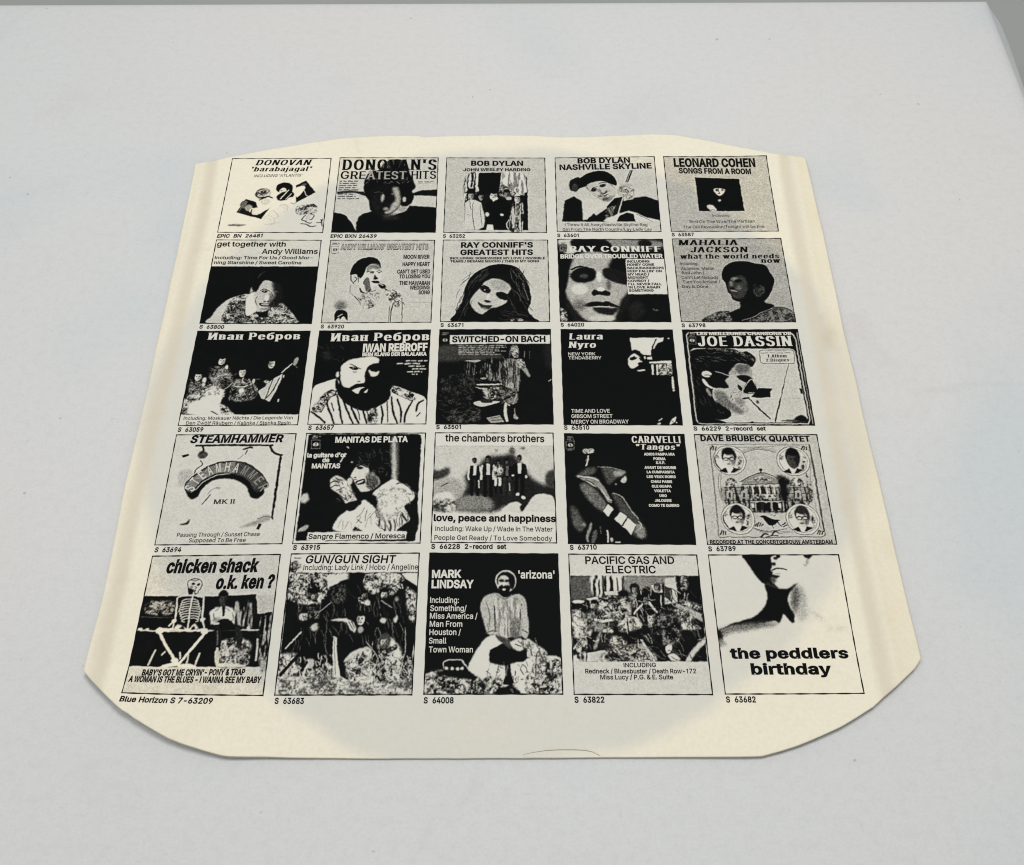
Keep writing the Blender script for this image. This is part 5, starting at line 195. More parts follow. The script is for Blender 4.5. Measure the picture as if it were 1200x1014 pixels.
[[83.2,-30.2,134.2,-30.4,134.0,-80.5,83.6,-80.4],72,"concert hall drawing with four round portraits",[["L",40,6,0,[103,99,220,93,926,93]],["L",45,11,0,[113,113,110,458,96,928]],["L",30,8,0,[101,938,289,935,465,941,732,935,897,938,925,904]],["L",30,16,0,[925,99,926,393,921,891]],["L",45,5,0,[129,126,482,120,897,126,882,458,903,904]],["L",35,7,0,[371,180,503,137,637,169]],["L",47,6,0,[365,169,505,125,646,159]],["L",59,5,0,[360,159,506,113,654,148]],["L",25,10,0,[856,366,878,484,873,588,830,652]],["L",40,6,0,[165,366,141,484,159,626]],["L",45,5,0,[184,353,159,484,174,613]],["N",15,70,11,60,[859,380,893,497,869,613,832,639]],["L",20,8,0,[376,860,473,885,631,866]],["L",40,6,0,[386,872,471,897,650,885]],["P",32,2,[185,491,276,491,377,497,615,497,831,491,847,613,685,645,652,715,372,715,370,645,180,639]],["V",12,55,13,50,[185,491,616,491,831,491,847,613,652,715,372,715,180,639]],["L",12,6,0,[187,494,389,497,615,497,853,494]],["L",12,6,0,[181,549,382,551,608,551,845,549]],["L",12,6,0,[174,613,374,616,599,616,836,613]],["P",50,1,[322,438,497,360,636,425,632,458,336,465]],["P",68,1,[385,438,494,386,579,429]],["L",12,8,0,[318,442,497,361,643,421]],["L",15,7,0,[330,468,632,461]],["L",10,11,0,[499,327,497,360]],["E",10,2,498,333,14,13,0],["N",10,70,10,50,[419,435,493,395,545,429]],["P",40,1,[204,478,222,419,274,412,289,478]],["N",10,80,10,50,[204,478,222,419,274,412,289,478]],["P",40,1,[720,478,746,412,803,412,822,478]],["N",10,80,10,50,[720,478,746,412,803,412,822,478]],["L",80,10,0,[414,478,412,536,409,588]],["L",80,10,0,[470,478,468,536,465,588]],["L",80,10,0,[527,478,525,536,521,588]],["L",80,10,0,[584,478,582,536,578,588]],["L",12,10,0,[391,478,385,588]],["L",12,10,0,[442,478,436,588]],["L",12,10,0,[499,478,492,588]],["L",12,10,0,[555,478,549,588]],["P",60,1,[201,529,228,517,251,529,246,594,196,594]],["P",20,1,[216,542,234,542,231,588,213,588]],["P",60,1,[314,529,341,517,364,529,358,594,309,594]],["P",20,1,[329,542,347,542,343,588,325,588]],["P",60,1,[744,529,771,517,794,529,787,594,737,594]],["P",20,1,[758,542,776,542,772,588,754,588]],["P",6,1,[422,632,462,632,457,709,418,709]],["P",6,1,[484,632,529,632,524,709,480,709]],["P",6,1,[551,632,608,632,604,703,547,709]],["L",75,7,0,[384,623,666,620]],["P",85,1,[384,639,404,639,402,677,384,677]],["P",85,1,[596,639,616,639,615,680,597,680]],["L",10,8,0,[361,718,652,715]],["P",70,1,[426,562,584,559,582,588,425,588]],["N",15,85,10,50,[426,559,584,557,582,590,424,590]],["N",5,50,18,20,[618,393,665,386,717,419,723,458,681,510,695,575,652,639,618,562,634,484]],["B",5,4,[624,432,673,406,685,484,667,613,636,588,638,497]],["L",6,17,0,[659,588,648,703]],["E",25,1,260,243,134,140,0],["E",84,1,260,243,129,135,0],["E",30,1,260,243,113,119,0],["E",82,1,260,243,110,115,0],["B",6,2,[144,200,148,267,171,314,186,340,155,307,135,254]],["P",5,2,[163,340,217,314,247,353,281,307,336,327,281,357,212,360]],["P",85,1,[222,320,281,310,258,360,235,360]],["E",5,4,259,201,60,84,0],["E",80,2,255,238,45,76,0],["E",5,4,263,167,47,28,0],["E",40,16,286,242,16,56,0],["E",12,5,237,226,10,9,0],["E",12,5,273,226,10,9,0],["E",50,5,258,253,6,13,0],["E",15,5,250,278,16,6,0],["L",8,8,0,[210,227,251,224,296,227]],["E",8,1,233,232,22,17,0],["E",8,1,279,232,22,17,0],["E",70,1,233,234,15,10,0],["E",70,1,279,234,15,10,0],["N",5,80,11,55,[332,214,361,214,344,307,318,314]],["N",5,80,11,60,[158,180,180,187,170,227,150,220]],["E",25,1,773,250,134,140,0],["E",84,1,773,250,129,135,0],["E",30,1,773,250,113,119,0],["E",82,1,773,250,110,115,0],["P",5,2,[674,347,729,320,757,360,793,314,847,333,791,364,722,366]],["P",85,1,[734,327,792,316,768,366,745,366]],["E",4,4,774,207,60,84,0],["E",25,2,768,245,45,76,0],["E",4,4,778,174,47,28,0],["E",10,16,799,249,16,56,0],["E",12,5,751,232,10,9,0],["E",12,5,787,232,10,9,0],["E",20,5,771,260,6,13,0],["E",15,5,762,284,16,6,0],["N",5,80,11,55,[846,220,875,220,856,314,829,320]],["N",5,80,11,60,[673,187,695,194,684,234,664,227]],["E",25,1,264,775,134,140,0],["E",84,1,264,775,129,135,0],["E",30,1,264,775,113,119,0],["E",82,1,264,775,110,115,0],["B",6,2,[152,734,156,797,178,841,192,866,162,835,143,785]],["P",5,2,[170,866,223,841,252,879,285,835,338,854,285,882,218,885]],["P",85,1,[228,847,285,837,262,885,240,885]],["E",8,4,264,735,60,84,0],["E",80,2,259,770,45,76,0],["E",8,4,267,703,47,28,0],["E",40,16,289,774,16,56,0],["E",12,5,242,758,10,9,0],["E",12,5,277,758,10,9,0],["E",50,5,263,784,6,13,0],["E",15,5,255,807,16,6,0],["L",8,8,0,[216,760,255,757,300,760]],["E",8,1,239,765,22,17,0],["E",8,1,283,765,22,17,0],["E",70,1,239,766,15,10,0],["E",70,1,283,766,15,10,0],["N",5,80,11,55,[335,747,363,747,346,835,321,841]],["N",5,80,11,60,[165,715,187,722,177,760,157,753]],["E",25,1,771,781,134,140,0],["E",84,1,771,781,129,135,0],["E",30,1,771,781,113,119,0],["E",82,1,771,781,110,115,0],["P",5,2,[674,872,728,847,756,885,790,841,843,860,789,889,722,891]],["P",85,1,[733,854,790,844,766,891,744,891]],["E",15,4,772,741,60,84,0],["E",75,2,766,776,45,76,0],["E",15,4,776,710,47,28,0],["E",35,16,796,780,16,56,0],["E",12,5,749,764,10,9,0],["E",12,5,785,764,10,9,0],["E",45,5,769,790,6,13,0],["E",15,5,761,814,16,6,0],["L",8,8,0,[723,766,763,763,807,766]],["E",8,1,746,771,22,17,0],["E",8,1,791,771,22,17,0],["E",70,1,746,772,15,10,0],["E",70,1,790,772,15,10,0],["N",5,80,11,55,[842,753,870,753,851,841,826,847]],["N",5,80,11,60,[674,722,695,728,684,766,665,760]],["L",10,10,0,[116,143,134,106]],["L",10,10,0,[136,145,144,113]],["L",10,10,0,[155,145,163,116]],["L",10,10,0,[854,143,874,106]],["L",10,10,0,[875,145,884,113]],["L",10,10,0,[893,145,902,116]],["L",10,10,0,[109,912,126,879]],["L",10,10,0,[129,915,137,885]],["L",10,10,0,[147,915,154,887]],["L",10,10,0,[863,912,881,879]],["L",10,10,0,[882,915,891,885]],["L",10,10,0,[900,915,909,887]],["B",4,2,[434,756,458,747,490,753,532,778,587,785,573,801,542,829,502,835,478,804,460,772]],["L",5,10,0,[568,797,592,841]],["L",5,6,0,[525,829,525,860]],["L",20,6,0,[525,747,536,743]],["L",20,6,0,[546,753,561,743]],["L",12,10,0,[390,841,404,819]],["L",12,10,0,[406,841,422,809]],["L",12,10,0,[423,841,438,812]],["L",12,10,0,[440,841,453,822]],["L",12,11,0,[603,829,628,810]],["L",12,11,0,[611,847,636,829]],["L",10,15,0,[421,941,447,910,480,916]],["L",10,12,0,[513,916,539,885,560,897]],["L",15,10,0,[466,935,523,922,556,928]],["L",40,6,0,[558,910,672,891]]],[["DAVE BRUBECK QUARTET","ext",46,60,939,65,52,4,0],["RECORDED AT THE CONCERTGEBOUW AMSTERDAM","ext",21,994,971,995,31,8,0]],["S  63789","cat",1,1058,214,1055,39,6,0]],
[[-132.7,-85.1,-83.1,-84.4,-82.6,-139.8,-132.8,-139.4],76,"skeleton and a seated person on a bench",[["P",5,2,[-2,306,551,311,834,301,857,302,885,439,992,433,997,812,-7,814]],["V",5,50,17,35,[34,351,239,353,247,428,44,427]],["B",70,4,[90,364,128,358,132,440,105,440]],["B",70,4,[156,365,208,365,190,440,163,434]],["N",5,60,12,50,[37,364,245,353,249,441,53,439]],["L",20,6,0,[6,464,267,465]],["V",5,60,15,35,[703,369,829,358,855,542,741,541]],["B",60,4,[709,369,735,369,779,541,760,541]],["L",75,10,0,[7,559,286,564,592,560,970,557]],["P",4,1,[493,577,959,572,960,626,503,631]],["P",4,2,[848,626,892,626,891,801,867,801]],["P",70,1,[903,620,922,620,924,772,910,772]],["V",5,60,12,40,[905,445,986,439,1002,801,947,801]],["P",5,1,[880,451,992,431,991,445,889,469]],["P",70,1,[867,308,989,309,991,428,886,440]],["P",50,2,[643,637,849,632,855,801,645,801]],["N",10,75,12,50,[643,637,849,632,855,801,645,801]],["P",75,2,[649,790,847,789,846,812,647,813]],["L",65,14,0,[166,702,137,802]],["L",65,14,0,[353,714,361,755]],["L",65,14,0,[500,720,478,807]],["L",65,14,0,[239,714,223,731]],["L",65,14,0,[420,731,418,790]],["E",82,2,372,220,49,34,-10],["B",75,2,[321,194,371,181,422,208,424,253,396,284,366,297,335,271]],["E",6,2,364,216,15,11,0],["E",6,2,405,224,12,10,0],["L",5,7,0,[346,258,386,263]],["L",8,7,0,[332,258,317,219,326,192,364,177,410,188,430,217,426,253,413,268]],["L",12,6,0,[413,268,404,288,373,301,344,290]],["L",15,5,0,[382,239,394,247,384,252]],["E",40,5,353,242,13,10,0],["L",15,5,0,[346,187,374,194,399,188]],["L",30,5,0,[341,267,368,275,393,268]],["B",6,2,[329,252,374,268,392,297,347,303]],["L",80,12,0,[377,284,374,341,373,441,380,552]],["L",80,10,0,[264,315,367,303,461,317]],["L",75,6,0,[362,331,317,336,297,351,325,358]],["L",75,6,0,[362,331,401,334,425,349,408,357]],["L",75,6,0,[362,349,316,353,295,368,324,376]],["L",75,6,0,[362,349,408,352,433,367,415,374]],["L",75,6,0,[363,366,316,371,293,386,323,394]],["L",75,6,0,[363,366,414,369,442,385,423,392]],["L",75,6,0,[363,384,316,389,292,403,322,411]],["L",75,6,0,[363,384,420,387,450,402,430,409]],["L",75,6,0,[364,401,315,406,290,421,321,429]],["L",75,6,0,[364,401,426,404,458,420,437,427]],["L",75,6,0,[365,419,322,424,298,438,329,446]],["L",75,6,0,[365,419,426,422,456,437,436,444]],["L",75,6,0,[365,436,329,441,307,456,336,463]],["L",75,6,0,[365,436,426,439,454,454,435,462]],["L",75,6,0,[366,454,336,458,315,473,344,481]],["L",75,6,0,[366,454,426,457,452,472,434,479]],["L",75,6,0,[367,471,343,476,324,490,351,498]],["L",75,6,0,[367,471,426,474,450,489,433,496]],["L",80,14,0,[259,321,270,416,272,490]],["L",80,14,0,[461,317,470,405,476,479]],["L",80,11,0,[272,490,264,551]],["L",80,11,0,[479,479,504,552]],["E",80,2,269,490,18,15,0],["E",80,2,479,479,18,15,0],["B",80,4,[279,558,302,515,359,540,397,540,430,509,457,552,376,564]],["B",8,2,[315,546,337,527,355,552]],["B",8,2,[405,550,427,528,438,552]],["L",80,19,0,[271,551,181,554,157,563]],["L",80,19,0,[465,558,515,552]],["E",85,2,172,561,31,22,0],["E",85,2,510,565,28,22,0],["L",85,21,0,[172,575,243,672,325,764]],["L",85,21,0,[512,577,447,672,367,784]],["E",85,2,326,769,26,17,0],["B",85,2,[228,816,268,796,353,778,370,802,309,811]],["B",85,2,[357,802,418,790,490,807,473,817,373,816]],["L",80,10,0,[234,527,261,502]],["P",82,4,[547,516,525,424,565,393,627,381,694,400,720,444,727,529,647,504,597,510]],["L",35,7,0,[554,443,579,480,646,498]],["L",40,7,0,[693,431,713,480,660,505]],["B",50,12,[555,492,590,467,645,492,636,517]],["L",45,6,0,[629,393,672,419]],["L",45,6,0,[591,393,569,418]],["E",3,4,608,316,40,49,0],["E",22,2,611,338,30,44,0],["E",3,4,605,297,32,16,0],["E",10,10,633,341,11,32,0],["E",12,3,597,331,7,5,0],["E",12,3,622,331,7,5,0],["E",20,3,616,347,4,7,0],["E",15,3,615,361,11,4,0],["P",6,2,[608,381,634,381,639,455,627,461]],["L",8,37,0,[574,528,645,492,700,517]],["B",5,4,[549,528,634,504,764,523,776,560,593,565]],["L",10,47,0,[595,541,620,613,625,684]],["L",12,45,0,[748,541,777,614,780,673]],["L",30,10,0,[606,565,619,661]],["L",70,15,0,[625,684,631,755]],["B",70,2,[611,708,642,708,651,801,632,801]],["B",25,4,[746,696,801,685,839,778,830,801,775,766]],["N",10,70,11,50,[744,685,801,685,841,789,751,766]],["E",70,2,584,510,26,10,0],["E",80,1,24,550,18,7,0],["E",80,1,77,551,13,6,0],["E",75,1,830,544,12,15,0]],[["chicken shack","cond",128,130,843,129,98,4,12],["o.k. ken ?","cond",535,254,975,252,95,4,12],["BABY'S GOT ME CRYIN'- PONY & TRAP","cond",105,875,849,866,39,5,12],["A WOMAN IS THE BLUES - I WANNA SEE MY BABY","cond",21,921,972,917,39,5,12]],["Blue Horizon S 7-63209","cat",-1,1060,650,1057,36,6,10]],
[[-78.8,-84.2,-29.0,-83.9,-29.0,-139.6,-78.4,-139.7],84,"band in dark coats by a tree on sandy ground",[["P",6,2,[2,132,92,133,93,145,1005,138,1014,533,987,734,995,873,760,918,534,906,455,871,192,881,2,875,6,707]],["N",4,85,16,50,[40,145,280,153,301,359,66,358,1,258]],["N",5,90,16,50,[280,153,464,148,447,248,345,273,288,235]],["P",80,5,[287,159,451,148,468,186,393,236,316,248]],["N",5,90,17,50,[571,161,834,150,891,213,793,313,634,287]],["N",5,90,15,55,[919,251,992,264,986,497,938,448]],["P",84,2,[874,150,1005,145,998,245,902,188]],["P",5,2,[902,188,1001,258,998,295,906,238]],["V",3,10,22,40,[464,148,570,148,582,446,505,446]],["P",4,4,[477,148,570,148,588,361,497,360]],["N",5,85,15,55,[-4,730,187,731,398,802,430,871,193,887,2,869]],["P",80,10,[-2,886,192,879,456,877,534,911,995,867,1002,1000,0,997]],["N",30,88,17,40,[-2,886,192,879,456,877,534,911,995,867,1002,1000,0,997]],["N",5,85,15,50,[518,732,685,756,977,781,983,884,760,918,534,906]],["N",5,85,15,40,[738,791,987,734,995,873,784,906]],["B",4,7,[82,492,149,395,237,371,338,470,365,732,287,824,185,824,118,684]],["B",4,7,[275,359,367,235,469,198,533,323,571,471,560,638,394,638,320,542]],["B",4,7,[537,373,635,299,701,471,726,639,560,638]],["B",4,7,[653,361,741,325,887,362,930,640,768,687,681,544]],["B",4,7,[458,638,607,591,739,639,735,757,518,732]],["E",3,4,210,266,57,29,0],["P",3,2,[174,272,181,215,240,216,253,272]],["E",5,4,215,308,31,33,0],["E",60,2,216,322,23,30,0],["E",5,4,213,295,24,11,0],["E",20,7,233,324,8,22,0],["E",12,2,206,318,5,3,0],["E",12,2,225,318,5,3,0],["E",30,2,219,328,3,5,0],["E",15,2,218,338,8,3,0],["E",5,4,219,344,18,13,0],["E",50,1,218,339,6,2,0],["E",75,5,146,462,28,24,0],["N",30,90,10,60,[118,444,174,444,178,483,126,483]],["N",5,80,11,60,[208,517,265,511,264,560,218,553]],["E",70,4,239,534,26,19,0],["N",5,50,11,40,[175,395,253,396,261,469,196,469]],["F",94,370,373,802,26,12,34,87,5,130,40],["F",305,273,560,638,26,10,30,87,5,120,50],["F",546,324,726,639,22,12,34,75,5,140,40],["F",666,361,933,687,26,12,36,87,5,130,40],["F",-16,730,432,894,70,5,85,50,5,120,70],["F",518,732,997,907,110,5,90,57,5,110,80],["F",15,158,300,347,50,5,85,32,6,90,120],["F",584,155,883,288,50,5,85,32,6,90,120],["F",-2,892,996,998,60,35,80,50,5,5,20],["L",55,6,0,[347,360,257,439]],["L",5,11,0,[257,439,120,589]],["L",70,10,0,[143,571,41,683]],["L",5,25,0,[171,696,26,864]],["B",4,4,[343,260,393,229,446,236,455,335,366,360]],["N",4,30,12,50,[343,260,446,236,445,360,366,360]],["B",80,4,[354,491,417,476,495,482,551,531,548,573,514,555,471,506,406,494]],["L",10,6,0,[497,501,534,555]],["L",10,6,0,[478,506,509,561]],["L",10,5,0,[516,501,545,543]],["P",82,2,[388,602,415,614,431,732,469,882,419,882,398,744]],["L",40,5,0,[399,614,430,871]],["P",70,2,[561,326,639,349,642,381,568,361]],["N",10,90,10,60,[561,326,639,349,642,381,568,361]],["E",3,4,585,485,47,61,0],["E",80,2,585,485,29,39,0],["E",3,4,582,449,31,14,0],["E",40,9,566,487,10,29,0],["E",12,3,573,478,6,5,0],["E",12,3,596,478,6,5,0],["E",50,3,583,492,4,7,0],["E",15,3,587,504,10,3,0],["E",60,4,589,555,21,24,0],["E",5,4,748,301,39,45,0],["E",75,2,748,309,23,30,0],["E",5,4,746,282,24,11,0],["E",35,7,764,311,8,22,0],["E",12,2,738,304,5,3,0],["E",12,2,757,305,5,3,0],["E",45,2,751,315,3,5,0],["E",15,2,749,325,8,3,0],["E",5,4,750,331,18,13,0],["E",50,1,749,325,6,2,0],["E",5,4,599,303,28,25,0],["E",50,2,600,314,21,23,0],["E",5,4,598,293,22,8,0],["E",10,7,614,315,7,17,0],["E",12,2,590,310,5,3,0],["E",12,2,607,310,5,3,0],["E",20,2,602,318,3,4,0],["E",15,2,601,326,7,2,0],["E",5,4,601,331,16,10,0],["E",50,1,601,326,6,1,0],["L",50,7,0,[730,349,812,399]],["E",75,4,754,491,23,20,0],["B",75,4,[831,496,854,454,866,478,852,508]],["E",50,4,847,338,15,19,0],["N",5,90,15,55,[736,604,827,616,895,687,902,792,788,780,730,686]],["E",25,4,775,636,48,56,0],["E",65,2,775,646,29,37,0],["E",25,4,773,613,31,13,0],["E",25,9,795,647,10,27,0],["E",12,3,763,640,6,4,0],["E",12,3,786,640,6,4,0],["E",35,3,779,652,4,6,0],["E",15,3,777,664,10,3,0],["E",25,4,777,671,23,16,0],["E",50,1,777,664,8,2,0],["B",75,4,[484,779,541,709,659,674,670,733,571,756]],["N",10,85,14,60,[498,790,666,686,675,791,577,825]],["E",70,4,232,789,31,36,40],["L",75,17,0,[214,801,191,870]],["L",10,15,0,[212,778,187,835]],["L",60,5,0,[637,639,721,733,753,826]],["L",60,5,0,[577,825,670,733,688,639]],["L",60,5,0,[668,710,680,849,647,906]],["L",60,5,0,[801,792,707,883]],["L",60,5,0,[594,733,726,803]],["L",60,5,0,[625,803,776,792]],["L",60,5,0,[925,545,933,687,915,792]],["L",60,5,0,[746,733,683,895]],["P",86,0,[3,4,998,4,1000,141,90,140,84,69,4,68]],["N",10,80,12,50,[4,68,84,69,97,196,7,196]],["Z",20,26,84,25,41,1],["Z",50,24,88,62,101,3]],[["GUN/GUN SIGHT","med",115,70,816,73,57,5,12],["Including: Lady Link / Hobo / Angeline","hel",107,123,997,123,40,12,0]],["S  63683","cat",5,1056,219,1057,37,6,0]],
[[-24.9,-83.9,24.9,-84.3,25.4,-139.4,-24.7,-139.4],3,"bearded man in a sweater sitting on a stool",[["B",88,6,[324,832,385,740,461,786,586,809,749,763,988,757,1004,1002,450,1002,425,924]],["N",5,90,15,50,[747,878,860,832,984,878,991,1002,757,1002]],["N",5,90,15,50,[437,889,585,901,659,946,659,1002,438,1002]],["N",5,90,14,35,[862,774,987,774,990,878,872,855]],["L",30,5,0,[536,809,499,946]],["L",40,5,0,[473,798,449,878]],["N",4,80,20,35,[3,878,88,844,300,855,425,924,425,1002,3,1002]],["B",85,5,[3,878,64,855,116,924,94,1002,55,946]],["B",80,6,[166,957,264,935,374,867,387,924,302,980]],["P",4,5,[89,861,150,842,312,835,325,861,387,889,350,924,289,918,265,952,190,941,167,969,116,924]],["N",4,85,15,40,[15,878,189,890,412,924,425,1002,3,1002]],["L",75,6,0,[137,827,142,781,260,772,286,809]],["L",80,6,0,[267,780,311,827]],["E",80,2,156,830,12,10,0],["E",80,2,200,830,12,10,0],["E",80,2,237,830,12,10,0],["E",80,2,268,830,12,10,0],["B",88,4,[318,844,348,751,409,657,472,604,561,592,612,645,586,693,485,704,467,786,461,832]],["B",72,6,[713,645,764,627,839,680,889,716,887,762,861,797,852,889,772,884,786,786,737,739]],["N",30,85,11,60,[738,657,889,716,859,878,778,878,787,763]],["L",20,7,0,[839,692,812,763,809,878]],["L",30,6,0,[764,645,787,739]],["P",3,2,[470,704,586,645,750,692,743,763,717,786,498,795,471,775]],["P",4,2,[579,795,623,795,629,867,650,923,635,946,567,935,585,867]],["B",5,5,[511,1002,561,957,635,946,696,1002]],["L",50,5,0,[598,809,592,878]],["B",68,5,[453,586,407,453,400,379,431,323,522,298,587,329,692,303,743,353,754,452,763,561,739,627,663,597,586,627,510,598]],["V",50,75,11,60,[509,329,587,354,704,328,688,573,536,598]],["L",25,11,0,[503,391,510,489,510,574]],["L",30,11,0,[710,378,696,477,689,561]],["B",40,12,[638,477,702,501,688,621,625,598]],["L",45,9,0,[438,354,471,453,459,574]],["L",25,7,0,[440,586,497,568,523,574]],["L",25,7,0,[714,561,752,585]],["L",70,15,0,[691,366,722,452,740,537]],["B",25,7,[510,598,586,621,637,645,624,693,561,657]],["B",78,4,[624,651,688,621,719,645,725,692,687,710,649,692]],["L",10,6,0,[662,663,700,681]],["L",10,6,0,[681,639,715,669]],["L",15,10,0,[707,609,739,633]],["E",82,2,592,209,81,82,0],["B",3,4,[522,203,548,151,601,138,654,170,664,228,640,272,627,202,588,183,548,190,529,241]],["E",75,4,579,218,46,53,0],["E",5,4,561,206,23,10,0],["E",5,4,603,206,19,10,0],["B",3,4,[535,253,568,238,614,243,627,266,600,316,568,322,548,291]],["E",70,1,577,271,12,8,0],["L",3,10,0,[542,260,575,243,620,259]],["E",85,2,575,230,10,15,0],["B",5,4,[614,190,654,177,646,253,627,266]],["F",418,329,739,573,60,50,62,50,4,150,30],["F",713,645,871,878,20,25,50,62,5,120,40],["F",436,798,992,991,60,8,40,32,5,80,120],["L",40,10,0,[522,310,587,341,639,310]]],[["MARK","bold",24,186,250,183,55,93,0],["LINDSAY","bold",24,262,346,260,56,93,0],["'arizona'","med",689,187,970,187,57,93,0],["Including:","hel",18,371,235,371,41,85,0],["Something/","hel",21,430,295,430,41,85,0],["Miss America /","hel",21,485,378,485,40,85,0],["Man From","hel",22,542,265,542,40,85,0],["Houston /","hel",22,600,256,599,40,85,0],["Small","hel",21,659,150,659,39,85,0],["Town Woman","hel",23,720,347,720,39,85,0]],["S  64008","cat",1,1058,215,1058,37,6,0]],
[[29.2,-84.4,78.9,-84.9,79.3,-139.7,29.5,-139.5],80,"crowded rehearsal room with drums",[["P",6,0,[4,165,1001,159,992,777,4,780]],["B",30,20,[9,170,160,169,159,324,15,350]],["V",10,85,14,50,[160,169,272,169,263,311,172,312]],["V",10,85,13,55,[272,166,430,165,422,273,272,280]],["P",75,3,[259,280,422,275,423,304,270,309]],["B",50,18,[430,168,628,167,625,271,435,285]],["B",45,18,[628,164,826,163,823,194,635,233]],["P",75,8,[732,182,826,168,813,359,714,372]],["P",20,3,[727,239,783,264,774,359,719,321]],["P",4,3,[820,166,1001,162,993,432,819,359]],["N",4,70,15,30,[820,166,919,165,881,270,831,245]],["P",65,4,[806,359,986,439,988,500,791,384]],["N",10,80,13,50,[848,333,986,383,981,420,844,371]],["E",80,3,60,357,44,12,0],["E",80,3,171,334,46,12,-10],["L",5,6,0,[20,370,104,370]],["N",5,80,16,45,[183,349,341,311,345,448,215,473]],["E",5,4,179,375,37,36,0],["E",70,3,178,390,28,32,0],["E",5,4,180,361,29,12,0],["E",30,9,198,392,10,24,0],["E",12,3,167,385,6,4,0],["E",12,3,189,385,6,4,0],["E",40,3,181,396,4,5,0],["E",15,3,177,407,10,3,0],["E",5,4,177,414,22,14,0],["E",50,1,177,408,8,2,0],["B",20,6,[99,473,141,418,217,436,291,485,327,533,197,570,108,559]],["N",5,55,13,50,[101,449,218,424,291,485,236,558,108,559]],["L",80,19,0,[176,485,239,497,317,485]],["L",70,14,0,[232,399,281,448,254,460]],["B",30,5,[295,423,339,349,403,361,408,472,342,497]],["N",5,75,13,50,[299,361,432,323,447,472,316,497]],["E",4,4,401,292,39,22,0],["E",10,4,495,261,39,46,0],["E",50,3,495,269,23,30,0],["E",10,4,497,241,24,11,0],["E",10,8,511,271,8,22,0],["E",12,3,485,264,5,3,0],["E",12,3,504,264,5,3,0],["E",20,3,497,275,3,5,0],["E",15,3,493,285,8,3,0],["B",35,5,[458,323,525,297,546,360,467,373]],["N",10,60,11,50,[452,310,551,303,544,385,453,385]],["B",4,5,[512,297,608,246,636,372,575,471,500,447]],["E",3,4,577,330,39,42,0],["E",40,3,576,338,23,28,0],["E",3,4,579,312,24,10,0],["E",10,8,592,339,8,20,0],["E",12,3,567,333,5,3,0],["E",12,3,586,333,5,3,0],["E",20,3,579,343,3,5,0],["E",15,3,575,352,8,2,0],["L",80,18,0,[598,360,632,409,650,434]],["L",75,15,0,[545,372,503,410,475,441]],["P",85,3,[622,233,702,220,703,284,644,284]],["E",40,4,669,252,28,34,0],["E",20,4,670,242,26,28,0],["E",50,3,669,255,20,25,0],["E",20,4,671,231,21,9,0],["E",10,6,682,256,7,19,0],["E",12,2,661,251,4,3,0],["E",12,2,677,251,4,3,0],["E",20,2,670,260,3,4,0],["E",15,2,667,268,7,2,0],["P",5,3,[656,297,709,290,711,397,660,391]],["L",85,8,0,[691,309,687,384]],["B",80,5,[359,521,421,466,498,478,511,545,414,557,375,570]],["N",20,90,13,60,[354,509,498,472,518,545,375,570]],["B",80,6,[11,431,88,437,110,510,144,595,55,607,5,595]],["N",20,90,14,60,[11,431,88,437,110,510,144,595,4,607]],["B",75,4,[222,570,275,546,311,570,259,594]],["B",12,5,[176,595,298,582,291,690,151,702]],["B",55,8,[159,678,209,570,221,582,177,690]],["N",10,85,13,50,[296,606,385,618,393,677,292,678]],["L",70,13,0,[13,691,67,625]],["E",60,5,77,673,33,39,30],["N",10,80,11,50,[41,643,111,631,100,714,37,714]],["P",75,3,[6,738,265,696,260,779,4,780]],["V",20,90,11,60,[11,738,112,726,110,780,9,780]],["B",50,6,[259,702,381,671,496,653,545,677,599,778,222,779]],["N",10,75,15,50,[259,702,533,665,599,778,235,779]],["L",8,13,0,[278,690,326,737,373,779]],["L",10,8,0,[392,689,426,736,506,689]],["E",6,8,287,749,51,22,0],["P",85,3,[505,623,524,629,612,771,593,778]],["E",3,4,602,465,46,60,0],["E",75,3,601,475,28,39,0],["E",3,4,604,440,29,14,0],["E",35,9,620,477,10,29,0],["E",12,3,590,469,6,5,0],["E",12,3,612,469,6,5,0],["E",45,3,603,483,4,7,0],["E",15,3,599,495,10,3,0],["E",60,4,590,523,18,17,0],["E",3,4,707,472,42,46,0],["E",55,3,706,480,25,30,0],["E",3,4,709,453,27,11,0],["E",15,8,723,482,9,22,0],["E",12,3,696,475,6,3,0],["E",12,3,716,475,6,3,0],["E",25,3,708,486,4,5,0],["E",15,3,705,495,9,3,0],["E",75,3,699,501,13,17,0],["L",30,8,0,[539,593,588,623,613,629]],["N",5,80,13,55,[736,409,891,420,921,494,779,495]],["B",75,5,[766,495,881,507,967,543,927,555,788,538]],["N",10,90,13,60,[766,495,881,507,967,543,787,544]],["B",85,3,[690,688,732,646,735,700,705,724]],["B",80,4,[704,735,756,723,790,759,776,777,726,771]],["B",75,5,[826,777,885,699,991,609,996,639,908,723,864,777]],["F",15,350,506,689,80,5,85,58,5,60,120],["F",515,259,994,639,80,4,70,58,5,90,100],["F",254,666,600,771,36,8,70,75,5,60,60],["F",521,508,954,758,40,10,35,75,5,80,50],["L",6,10,0,[421,472,425,594,434,641]],["L",6,9,0,[314,534,362,582]],["N",4,50,15,25,[657,422,810,446,790,640,612,641]],["P",80,0,[-41,782,1002,779,1011,1011,-13,1014]],["P",80,0,[-10,-9,1013,-16,1002,155,-4,161]]],[["PACIFIC GAS AND","med",126,73,820,68,55,4,0],["ELECTRIC","med",280,143,670,141,55,4,0],["INCLUDING","med",370,817,608,815,28,8,0],["Redneck / Bluesbuster / Death Row-172","med",87,860,899,857,30,8,0],["Miss Lucy / P.G. & E. Suite","med",194,900,726,898,30,8,0]],["S  63822","cat",0,1054,215,1053,37,6,0]],
